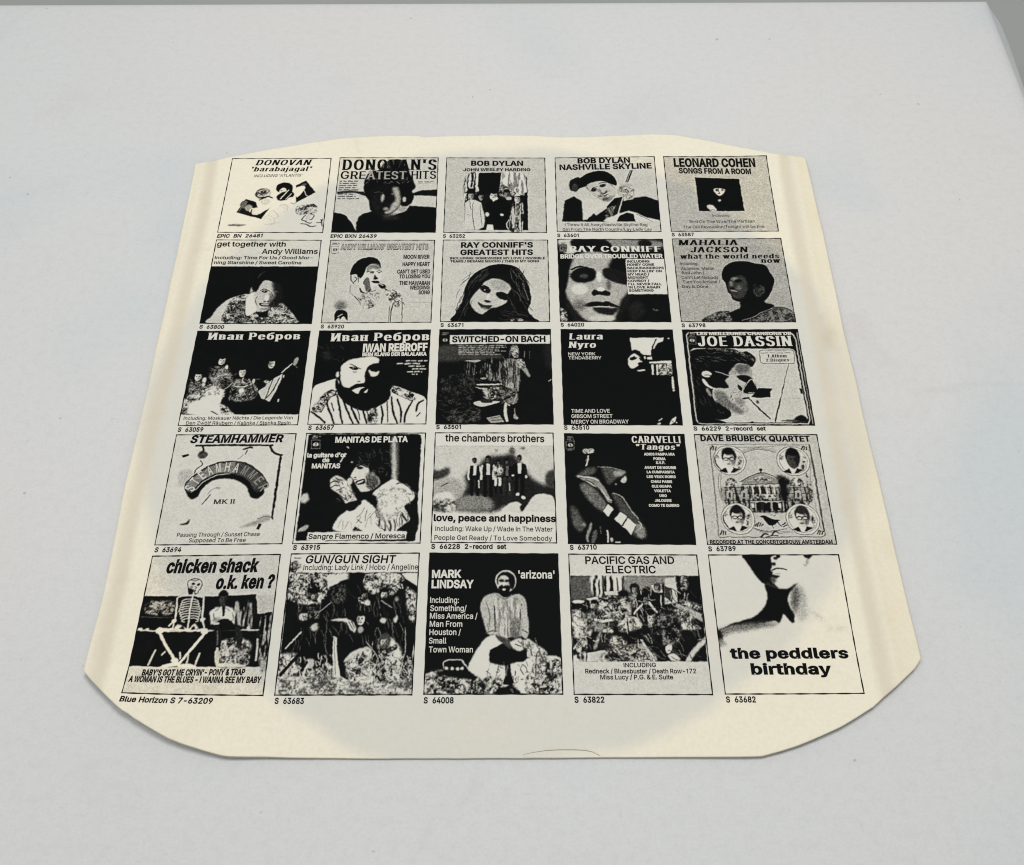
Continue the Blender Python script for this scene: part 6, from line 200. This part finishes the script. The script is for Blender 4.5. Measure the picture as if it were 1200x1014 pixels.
[[83.5,-84.9,133.9,-85.0,133.5,-139.6,83.9,-139.5],86,"bare neck and shoulders on pale paper",[["B",4,4,[268,-9,291,62,312,101,353,178,405,223,447,248,510,261,467,204,485,165,459,127,479,75,474,23,499,-9]],["B",40,23,[401,210,474,242,576,254,648,210,549,261,446,254]],["E",10,5,513,26,20,12,0],["E",10,5,490,69,18,11,0],["L",6,11,0,[474,114,522,99,585,114]],["B",6,5,[441,114,478,127,469,146,526,159,484,178,431,178]],["L",50,6,0,[476,140,528,140]],["E",86,3,497,133,20,7,0],["B",30,13,[485,165,493,204,465,216,444,178]],["B",3,6,[405,223,485,252,576,252,654,210,600,267,559,317,567,392,591,442,575,504,540,479,508,442,472,504,423,491,291,522,125,528,6,559,128,504,261,467,345,417,392,355,408,292]],["B",35,25,[632,229,675,280,661,367,597,442,586,430,573,355,600,267]],["B",68,33,[653,216,692,254,702,430,640,491,610,442,656,317]],["B",40,28,[7,553,191,510,461,498,431,522,249,553,93,577,24,613,-1,662]],["B",8,10,[0,559,24,565,29,625,2,668]],["B",55,20,[9,619,58,650,43,664,2,668]],["B",72,23,[708,392,764,442,845,491,759,473]],["E",78,25,886,547,77,20,0],["B",10,4,[728,0,793,0,791,17,756,30]],["E",60,5,751,56,13,27,30],["L",50,5,0,[722,75,739,88]],["E",5,3,535,10,15,15,0]],[["the peddlers","ext",69,754,943,753,69,4,0],["birthday","ext",209,864,798,864,71,4,0]],["S  63682","cat",-1,1056,215,1056,38,6,0]]
]

sleeve = bpy.data.objects.new("record_sleeve", None); scene.collection.objects.link(sleeve)
sleeve["label"] = "yellowed paper record sleeve printed with black and white cover pictures on the white table"
sleeve["category"] = "record sleeve"

OUT = np.array(OUTLINE)
def seg_dist(P, poly):
    A = poly; B = np.roll(poly, -1, 0); d = np.full(len(P), 1e9)
    for a, b in zip(A, B):
        e = b-a; t = np.clip(((P-a)@e)/(e@e+1e-12), 0, 1); q = a+t[:, None]*e
        d = np.minimum(d, np.hypot(*(P-q).T))
    return d
GX = np.arange(-172, 173, 2.); GY = np.arange(-176, 160, 2.)
gxx, gyy = np.meshgrid(GX, GY)
Pg = np.stack([gxx.ravel(), gyy.ravel()], 1)
dd = seg_dist(Pg, OUT)
def lift(P, d):
    """height of the sheet above the table, mm: corners and the open edge curl up a little, soft ripples elsewhere"""
    x, y = P[:, 0], P[:, 1]
    g = lambda cx, cy, s: np.exp(-((x-cx)**2+(y-cy)**2)/s**2)
    z = .55+.18*np.sin(x*.021+.6)*np.sin(y*.026+1.1)
    e = np.exp(-d/9.)
    z = z+e*(3.6*g(-128, -146, 46)+1.3*g(125, -150, 60)+1.5*g(-160, -10, 55)+1.5*g(158, 20, 80)+.5*g(-20, 150, 60)+.9*g(150, 120, 40)+.4)
    z = z+.22*np.exp(-((np.abs(x)-145)/4.)**2)+.12*np.exp(-((np.abs(x)-150.5)/1.2)**2)
    z = z+.10*np.sin(y*.16+x*.05)*np.exp(-((np.abs(x)-150)/10.)**2)
    return z
ZG = lift(Pg, dd).reshape(gxx.shape)
def height(P):
    fx = np.clip((P[:, 0]-GX[0])/2, 0, len(GX)-1.001); fy = np.clip((P[:, 1]-GY[0])/2, 0, len(GY)-1.001)
    i = fx.astype(int); j = fy.astype(int); u = fx-i; w = fy-j
    return (ZG[j, i]*(1-u)+ZG[j, i+1]*u)*(1-w)+(ZG[j+1, i]*(1-u)+ZG[j+1, i+1]*u)*w

def resample(poly, n):
    c = np.vstack([poly, poly[:1]]); L = np.hypot(*np.diff(c, axis=0).T); s = np.r_[0, np.cumsum(L)]
    t = np.linspace(0, s[-1], n, endpoint=False)
    return np.stack([np.interp(t, s, c[:, 0]), np.interp(t, s, c[:, 1])], 1)

def ply(name, outline, zfun, thick, rag, seed):
    """one ply of paper: rings from rim to middle, with a real edge thickness and a slightly ragged cut"""
    n = 460; rim = resample(outline, n); rs = np.random.RandomState(seed)
    nz = rs.randn(n); nz = (nz+np.roll(nz, 1)+np.roll(nz, -1))/3
    c = np.array([2., -14.]); dirv = rim-c; dirv /= np.hypot(*dirv.T)[:, None]; rim = rim+dirv*nz[:, None]*rag
    ss = np.r_[1, .997, .99, .98, .968, .955, np.linspace(.94, .04, 46)]
    V = []; F = []
    for s in ss:
        P = c+(rim-c)*s; V.append(np.c_[P, zfun(P)])
    k = len(ss)
    for a in range(k-1):
        for i in range(n):
            j = (i+1) % n; F.append((a*n+j, a*n+i, (a+1)*n+i, (a+1)*n+j))
    V = np.vstack(V); V = np.vstack([V, [[c[0], c[1], zfun(c[None])[0]]]]); ctr = len(V)-1
    for i in range(n): F.append(((k-1)*n+(i+1) % n, (k-1)*n+i, ctr))
    # turned-down cut edge
    under = V[:n].copy(); under[:, 2] -= thick; b0 = len(V); V = np.vstack([V, under])
    for i in range(n): F.append((i, (i+1) % n, b0+(i+1) % n, b0+i))
    return new_mesh(name, V*MM, F, M_PAPER, sleeve, True)

front = ply("front_sheet", OUT, height, .11, .05, 3)
# back ply: hidden except at the open lower edges, where it lies flatter on the table
def back_z(P): return np.minimum(height(P)-.25, .12+.35*np.maximum(height(P)-.9, 0))
back = ply("back_sheet", OUT*.9985+np.array([-.15, -.25]), back_z, .08, .06, 8)
# small torn and folded-over sliver at the bottom edge
def sliver():
    top = np.array([(11, -160.9), (14.5, -160.2), (19, -159.6), (23.5, -159.4), (28.6, -159.4), (32.7, -159.6), (35.1, -160.1), (37.8, -161.4)])
    V, F = [], []
    for i, (x, y) in enumerate(top):
        yb = -161.75; t = i/(len(top)-1)
        for k in range(3):
            u = k/2; yy = y+(yb-y)*u
            V.append((x, yy, float(height(np.array([[x, yy]]))[0])+.10+.28*math.sin(math.pi*t)*(1-u)))
    for i in range(len(top)-1):
        for k in range(2): F.append((3*i+k, 3*i+k+1, 3*i+4+k, 3*i+3+k))
    return V, F
V_, F_ = sliver()
flap = new_mesh("torn_flap", np.array(V_)*MM, F_, M_PAPER, sleeve, True); et = NT("painted_gap_shade"); et.b.inputs["Base Color"].default_value = srgb(150, 140, 120); et.b.inputs["Roughness"].default_value = .9
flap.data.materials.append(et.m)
EV, EF = [], []  # thin brown strip along the flap: the gap's shadow line, painted in as colour
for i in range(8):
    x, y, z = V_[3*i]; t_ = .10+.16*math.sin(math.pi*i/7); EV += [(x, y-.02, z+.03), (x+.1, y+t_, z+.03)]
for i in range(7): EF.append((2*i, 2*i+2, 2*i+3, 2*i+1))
torn = new_mesh("flap_gap_shadow", np.array(EV)*MM, EF, et.m, flap)  # torn: the strip painted as the gap's shadow line
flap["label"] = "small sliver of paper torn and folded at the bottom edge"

# ------------------------------------------------------------------ printing: a little halftone painter
N = 280
rng = np.random.RandomState(11)
def value_noise(scale, sx=1., sy=1.):
    """smooth random field in 0..1, scale in local units (1000 = cover side)"""
    nx = int(1000/scale/sx)+3; ny = int(1000/scale/sy)+3
    g = rng.rand(ny, nx); x = np.linspace(0, nx-2.001, N); y = np.linspace(0, ny-2.001, N)
    i = x.astype(int); j = y.astype(int); u = x-i; w = y-j; u = u*u*(3-2*u); w = w*w*(3-2*w)
    a = g[np.ix_(j, i)]*(1-u)+g[np.ix_(j, i+1)]*u; b = g[np.ix_(j+1, i)]*(1-u)+g[np.ix_(j+1, i+1)]*u
    return a*(1-w)[:, None]+b*w[:, None]
def blur(m, r):
    r = int(round(r))
    if r < 1: return m
    for _ in range(2):
        for ax in (0, 1):
            p = np.pad(m, [(r+1, r) if k == ax else (0, 0) for k in (0, 1)], mode='edge'); c = np.cumsum(p, ax)
            m = (np.take(c, range(2*r+1, c.shape[ax]), ax)-np.take(c, range(0, c.shape[ax]-2*r-1), ax))/(2*r+1)
    return m
def spline(p, closed):
    p = np.asarray(p, float).reshape(-1, 2); n = len(p); out = []
    if n < 3: return p
    for i in range(n if closed else n-1):
        g = (lambda k: p[k % n]) if closed else (lambda k: p[min(max(k, 0), n-1)])
        a, b, c, d = g(i-1), g(i), g(i+1), g(i+2)
        for t in np.linspace(0, 1, 6, endpoint=False):
            out.append(.5*((2*b)+(c-a)*t+(2*a-5*b+4*c-d)*t*t+(3*b-a-3*c+d)*t**3))
    if not closed: out.append(p[-1])
    return np.array(out)
SS = 2
lin = (np.arange(N*SS)+.5)/(N*SS)*1000
def fill_mask(poly):
    m = np.zeros((N*SS, N*SS), bool); x0, y0 = poly.min(0); x1, y1 = poly.max(0)
    ix = np.where((lin >= x0) & (lin <= x1))[0]; iy = np.where((lin >= y0) & (lin <= y1))[0]
    if len(ix) and len(iy):
        X = lin[ix][None, :]; Y = lin[iy][:, None]; ins = np.zeros((len(iy), len(ix)), bool)
        A = poly; B = np.roll(poly, -1, 0)
        for (ax, ay), (bx, by) in zip(A, B):
            if ay == by: continue
            ins ^= ((ay > Y) != (by > Y)) & (X < (bx-ax)*(Y-ay)/(by-ay)+ax)
        m[np.ix_(iy, ix)] = ins
    return m.reshape(N, SS, N, SS).mean((1, 3))
def stroke_mask(pl, w):
    m = np.zeros((N*SS, N*SS), bool); x0, y0 = pl.min(0)-w; x1, y1 = pl.max(0)+w
    ix = np.where((lin >= x0) & (lin <= x1))[0]; iy = np.where((lin >= y0) & (lin <= y1))[0]
    if len(ix) and len(iy):
        X = lin[ix][None, :]; Y = lin[iy][:, None]; d = np.full((len(iy), len(ix)), 1e9); k = len(pl)-1
        for q in range(k):
            a, b = pl[q], pl[q+1]; e = b-a; t = np.clip(((X-a[0])*e[0]+(Y-a[1])*e[1])/(e@e+1e-9), 0, 1)
            tap = w*.5*(.78+.22*math.sin(math.pi*min(1, max(0, (q+.5)/k))))
            d = np.minimum(d, np.hypot(X-a[0]-t*e[0], Y-a[1]-t*e[1])-tap)
        m[np.ix_(iy, ix)] = d < 0
    return m.reshape(N, SS, N, SS).mean((1, 3))
def paint(bg, ops):
    img = np.full((N, N), bg/100.); px = N/1000
    def over(t, m):
        img[...] = img*(1-m)+t*m
    for o in ops:
        k = o[0]
        if k in 'PB':
            p = np.asarray(o[3], float).reshape(-1, 2); p = spline(p, True) if k == 'B' else p
            over(o[1]/100, blur(fill_mask(p), o[2]*px*.55))
        elif k == 'L': over(o[1]/100, blur(stroke_mask(spline(o[4], False), o[2]), o[3]*px*.55))
        elif k == 'E':
            a = np.linspace(0, 2*math.pi, 40, endpoint=False); c, s = math.cos(o[7]/100), math.sin(o[7]/100)
            x = o[5]*np.cos(a); y = o[6]*np.sin(a)
            over(o[1]/100, blur(fill_mask(np.stack([o[3]+x*c-y*s, o[4]+x*s+y*c], 1)), o[2]*px*.55))
        elif k in 'NV':
            m = blur(fill_mask(spline(o[5], True)), max(1, o[3]*px*.5))
            if k == 'N': n = .30*value_noise(o[3]*4)+.25*value_noise(o[3]*1.8)+.27*value_noise(max(6, o[3]*.8))+.18*rng.rand(N, N)
            else: n = .7*value_noise(o[3], 1, 9)+.3*value_noise(max(6, o[3]*.7), 1, 3)
            inside = n[m > .5]
            if len(inside) < 4: continue
            q = np.quantile(inside, 1-min(.98, o[4]/100)); sm = np.clip((n-q)/.22+.5, 0, 1)
            over(o[1]/100+(o[2]-o[1])/100*sm, m)
        elif k == 'F':
            _, xa, ya, xb, yb, n, t0, t1, ln, w, ang, sp = o
            for _i in range(n):
                x = xa+rng.rand()*(xb-xa); y = ya+rng.rand()*(yb-ya); a = (ang+(rng.rand()*2-1)*sp)/100; l = ln*(.5+.8*rng.rand()); b = (rng.rand()-.5)*.6*l
                d = np.array([math.cos(a), math.sin(a)]); p = np.array([x, y])
                over((t0+(t1-t0)*rng.rand())/100, stroke_mask(spline(np.array([p-d*l/2, p+np.array([-d[1], d[0]])*b*.5, p+d*l/2]), False), w*(.6+.8*rng.rand())))
        elif k == 'Z':
            _, t, xa, xb, ya, yb, n = o; ph = (yb-ya)/n; m = np.zeros((N, N))
            for i in range(n):
                y = ya+ph*(i+.5); x = xa; xe = xb-rng.rand()*(xb-xa)*(.28 if n > 1 else 0)
                while x < xe:
                    wl = min(xe-x, 22+rng.rand()*55)
                    m = np.maximum(m, fill_mask(np.array([(x, y-ph*.28), (x+wl, y-ph*.28), (x+wl, y+ph*.28), (x, y+ph*.28)]))); x += wl+11
            over(t/100, m*(.45+.5*value_noise(9)))
    wx = (value_noise(30)-.5)*6+(value_noise(10)-.5)*3; wy = (value_noise(30)-.5)*6+(value_noise(10)-.5)*3
    jj, ii = np.mgrid[0:N, 0:N]; fx = np.clip(ii+wx*px, 0, N-1.001); fy = np.clip(jj+wy*px, 0, N-1.001)
    i0 = fx.astype(int); j0 = fy.astype(int); u = fx-i0; w = fy-j0
    img = (img[j0, i0]*(1-u)+img[j0, i0+1]*u)*(1-w)+(img[j0+1, i0]*(1-u)+img[j0+1, i0+1]*u)*w
    # press grain: coarse in the greys, almost none in solid black or bare paper
    img = np.clip(img+.6*(img-blur(img, 2)), .02, max(.93, bg/100.))
    g = value_noise(7)*.5+rng.rand(N, N)*.5-.5
    img += g*.55*np.clip(4*img*(.98-img), 0, 1)*np.clip(1.15-np.abs(img-.45)*1.3, .1, 1)
    img += (value_noise(60)-.5)*.03
    return np.clip(img, 0, 1)
def to_reflect(t): return np.clip((np.maximum(t-.025, 0)/.80)**2.1, 0, 1)

uu, vv = np.meshgrid((np.arange(N+1))/N, (np.arange(N+1))/N)
idx = np.arange((N+1)*(N+1)).reshape(N+1, N+1)
QUADS = np.stack([idx[1:, :-1], idx[1:, 1:], idx[:-1, 1:], idx[:-1, :-1]], -1).reshape(-1, 4)

def quad_map(q):
    """projective map from the unit square to the advert's four corners"""
    q = np.asarray(q, float).reshape(4, 2); A = []
    for (x, y), (u, v) in zip([(0, 0), (1, 0), (1, 1), (0, 1)], q):
        A += [[x, y, 1, 0, 0, 0, -u*x, -u*y, -u], [0, 0, 0, x, y, 1, -v*x, -v*y, -v]]
    Hm = np.linalg.svd(np.array(A))[2][-1].reshape(3, 3)
    def f(P):
        P = np.asarray(P, float); h = np.c_[P, np.ones(len(P))]@Hm.T; return h[:, :2]/h[:, 2:3]
    return f

def print_mesh(name, P2, z_off, faces, tones, parent, mat=None):
    z = height(P2)+z_off; V = np.c_[P2, z]*MM
    me = bpy.data.meshes.new(name)
    if isinstance(faces, np.ndarray) and faces.shape[1] == 4:
        me.vertices.add(len(V)); me.vertices.foreach_set("co", V.astype(np.float32).ravel())
        me.loops.add(faces.size); me.loops.foreach_set("vertex_index", faces.astype(np.int32).ravel())
        me.polygons.add(len(faces)); me.polygons.foreach_set("loop_start", np.arange(0, faces.size, 4, dtype=np.int32))
        me.update(calc_edges=True)
    else:
        me.from_pydata(V.tolist(), [], faces); me.update()
    if tones is not None:
        a = me.attributes.new("tone", 'FLOAT', 'POINT'); a.data.foreach_set("value", np.asarray(tones, np.float32))
    me.materials.append(mat or M_PRINT); me.shade_smooth()
    o = bpy.data.objects.new(name, me); scene.collection.objects.link(o); o.parent = parent
    return o

# ------------------------------------------------------------------ lettering
CAP = 203.5
def offset_loop(p, d):
    """grow (d>0) or shrink a closed outline along its normals"""
    p = np.asarray(p, float); n = len(p); a = np.roll(p, 1, 0); b = np.roll(p, -1, 0)
    e1 = p-a; e2 = b-p; l1 = np.hypot(*e1.T)[:, None]+1e-9; l2 = np.hypot(*e2.T)[:, None]+1e-9
    n1 = np.stack([e1[:, 1], -e1[:, 0]], 1)/l1; n2 = np.stack([e2[:, 1], -e2[:, 0]], 1)/l2
    m = n1+n2; den = np.maximum((m*n1).sum(1), .55)[:, None]
    return p+m/den*np.asarray(d)
def area2(p): return np.sum(p[:, 0]*np.roll(p[:, 1], -1)-np.roll(p[:, 0], -1)*p[:, 1])
def inside(pt, poly):
    x, y = pt; r = False; j = len(poly)-1
    for i in range(len(poly)):
        if (poly[i][1] > y) != (poly[j][1] > y) and x < (poly[j][0]-poly[i][0])*(y-poly[i][1])/(poly[j][1]-poly[i][1])+poly[i][0]: r = not r
        j = i
    return r
ANISO = {'ext': (1.25, .9), 'cond': (1.3, .85), 'bold': (1.15, .95)}
STYLE = {'hel': (4, None, 0), 'med': (8, None, 0), 'bold': (13, None, 0), 'ext': (14, None, 0), 'cond': (15.5, None, 0), 'cat': (12, None, 0),
         'fat': (-3, 20, 1), 'serif': (0, 9, 1), 'out': (15, None, 0), 'arc': (6, None, 0), 'thin': (-3, None, 0)}
_cache = {}
def glyph(ch, style):
    """list of simple polygons-with-holes (outer, [holes]) in font units"""
    key = (ch, style)
    if key in _cache: return _cache[key]
    off, smear, serif = STYLE[style]; raw = [np.array(l, float).reshape(-1, 2) for l in GLYPHS[ch][1:]]
    shapes = []
    loops = []
    for i, l in enumerate(raw):
        depth = sum(inside(l[0], o) for k, o in enumerate(raw) if k != i)
        if area2(l) < 0: l = l[::-1]          # all counter-clockwise: +d grows
        loops.append((l, depth % 2))
    outs = [(l, [h for h, dh in loops if dh and inside(h[0], l)]) for l, d in loops if not d]
    for l, hs in outs:
        ov = off*np.array(ANISO.get(style, (1, 1))); shapes.append((offset_loop(l, ov), [offset_loop(h, -ov) for h in hs]))
    if smear:
        base = list(shapes); shapes = []
        steps = (-1, -.5, 0, .5, 1) if smear > 10 else (-1, 0, 1)
        for s in steps: shapes += [(l+np.array([s*smear, 0]), [h+np.array([s*smear, 0]) for h in hs]) for l, hs in base]
    if serif:
        for l, _ in outs:
            m = len(l)
            for i in range(m):
                a, b = l[i], l[(i+1) % m]
                if abs(a[1]-b[1]) < 1.5 and abs(a[0]-b[0]) > 12 and abs(a[0]-b[0]) < 75:
                    y = a[1]; x0, x1 = sorted((a[0], b[0])); up = y < 20; g = 10+smear
                    if not (abs(y) < 3 or abs(y-203) < 4 or abs(y-150) < 6 or y > 205 or y < -30): continue
                    y0, y1 = (y, y+15) if a[0] < b[0] else (y-15, y)
                    shapes.append((np.array([(x0-g, y0), (x1+g, y0), (x1+g, y1), (x0-g, y1)]), []))
    _cache[key] = shapes
    return shapes
def robust_tess(polys):
    """triangles of an outline minus its holes (constrained Delaunay, so slightly self-touching outlines still fill)"""
    vs, es = [], []
    for q in polys:
        n0 = len(vs); vs += [Vector((p.x, p.y)) for p in q]; es += [(n0+i, n0+(i+1) % len(q)) for i in range(len(q))]
    rv, _, rf, *_ = delaunay_2d_cdt(vs, es, [], 0, 1e-4)
    loops = [[(p.x, p.y) for p in q] for q in polys]; tri = []
    for f in rf:
        c = (sum(rv[i].x for i in f)/3, sum(rv[i].y for i in f)/3)
        if inside(c, loops[0]) and not any(inside(c, h) for h in loops[1:]): tri.append(tuple(f))
    return tri, [Vector((p.x, p.y, 0)) for p in rv]
def layout(text, entry_style, p0, p1, cap, shear, tone, out, zc):
    """adds triangles for a line of text between two baseline points (local units, y down)"""
    p0 = np.array(p0, float); p1 = np.array(p1, float); L = np.hypot(*(p1-p0)); ex = (p1-p0)/max(L, 1e-6); up = np.array([ex[1], -ex[0]])
    st = 'cond' if entry_style == 'cond' else entry_style
    x = 0; items = []; track = {'ext': 14, 'cat': 3, 'cond': 15, 'fat': 40, 'serif': 14, 'med': 2, 'bold': 6}.get(st, 2)
    for ch in text:
        if ch != ' ':
            g = glyph(ch, st); items.append((x, g))
            adv = GLYPHS[ch][0]
        else: adv = GLYPHS[' '][0]*(.8 if st != 'cat' else 1.15)
        x += adv+track
    xs = [p[0]+ox for ox, g in items for l, _ in g for p in l]
    a, b = min(xs), max(xs); sx = L/max(b-a, 1); sy = cap/CAP
    for ox, g in items:
        for l, hs in g:
            zc[0] += 1
            polys = [[Vector((p[0]+ox, p[1], 0)) for p in q] for q in [l]+hs]
            tri, flat = robust_tess(polys); base = len(out['v'])
            for p in flat:
                out['v'].append(p0+ex*((p.x-a+shear*p.y*sy/max(sx, 1e-6))*sx)+up*(p.y*sy)); out['z'].append(zc[0] % 5*.0015); out['t'].append(tone)
            for t in tri: out['f'].append(tuple(base+i for i in t))

def lettering_mesh(name, out, qm, parent, z_off):
    P = qm(np.array(out['v'])/1000.)
    z = height(P)+z_off+np.array(out['z']); V = np.c_[P, z]
    F = []
    for a, b, c in out['f']:
        s = (P[b]-P[a])[0]*(P[c]-P[a])[1]-(P[b]-P[a])[1]*(P[c]-P[a])[0]
        if abs(s) < 1e-9: continue
        F.append((a, b, c) if s > 0 else (a, c, b))
    me = bpy.data.meshes.new(name); me.from_pydata((V*MM).tolist(), [], F); me.update()
    at_ = me.attributes.new("tone", 'FLOAT', 'POINT'); at_.data.foreach_set("value", np.asarray(to_reflect(np.array(out['t'])), np.float32))
    me.materials.append(M_PRINT); o = bpy.data.objects.new(name, me); scene.collection.objects.link(o); o.parent = parent
    return o

# ------------------------------------------------------------------ the 25 printed adverts
for q, bg, label, ops, texts, cat in COVERS:
    qm = quad_map(q)
    img = to_reflect(paint(bg, ops))
    pad = np.pad(img, 1, mode='edge'); vt = (pad[:-1, :-1]+pad[1:, :-1]+pad[:-1, 1:]+pad[1:, 1:])/4
    P = qm(np.stack([uu.ravel(), vv.ravel()], 1))
    ad = print_mesh("cover_picture", P, .03, QUADS, vt.ravel(), sleeve); ad["label"] = label
    # hairline border, drawn as short segments so that it follows the sheet
    bv, bf = [], []; w = 8.5; K = 24
    corners = [(0, 0), (1000, 0), (1000, 1000), (0, 1000)]
    for s in range(4):
        a = np.array(corners[s], float); b = np.array(corners[(s+1) % 4], float); e = (b-a)/1000; nrm = np.array([-e[1], e[0]])
        base = len(bv)
        for k in range(K+1):
            c = a-e*w*.5+(b-a+e*w)*k/K; jit = 1+.35*math.sin(k*1.7+s); bv += [c-nrm*w*.5*jit, c+nrm*w*.5*jit]
        for k in range(K): bf.append((base+2*k, base+2*k+2, base+2*k+3, base+2*k+1))
    B = qm(np.array(bv)/1000.)
    print_mesh("picture_border", B, .05, [f[::-1] for f in bf], None, ad, M_INK)
    # lines of type that stand apart (title above, song list below) are printed blocks of their own
    blocks = []
    for e in sorted(texts, key=lambda e: e[3]):
        if blocks and e[3]-e[6]-blocks[-1][-1][3] < 90: blocks[-1].append(e)
        else: blocks.append([e])
    for bi, block in enumerate(blocks):
      out = {'v': [], 't': [], 'z': [], 'f': []}; zc = [0]
      for t, st, x0, y0, x1, y1, cap, tone, shr in block:
        layout(t, st, (x0, y0), (x1, y1), cap, shr/100, tone/100, out, zc)
        if st == 'out':
            n0 = len(out['v']); STYLE['thin'] = (-3, None, 0); layout(t, 'thin', (x0+5, y0-3), (x1-5, y1-3), cap*.9, shr/100, .8, out, zc)
            for i in range(n0, len(out['v'])): out['z'][i] += .012
      lettering_mesh("title_lettering" if bi == 0 else "song_list_lettering", out, qm, ad, .065)
    out = {'v': [], 't': [], 'z': [], 'f': []}
    t, st, x0, y0, x1, y1, cap, tone, shr = cat
    layout(t, st, (x0, y0), (x1, y1), cap, shr/100, tone/100, out, [0])
    lettering_mesh("catalogue_number", out, qm, sleeve, .05)
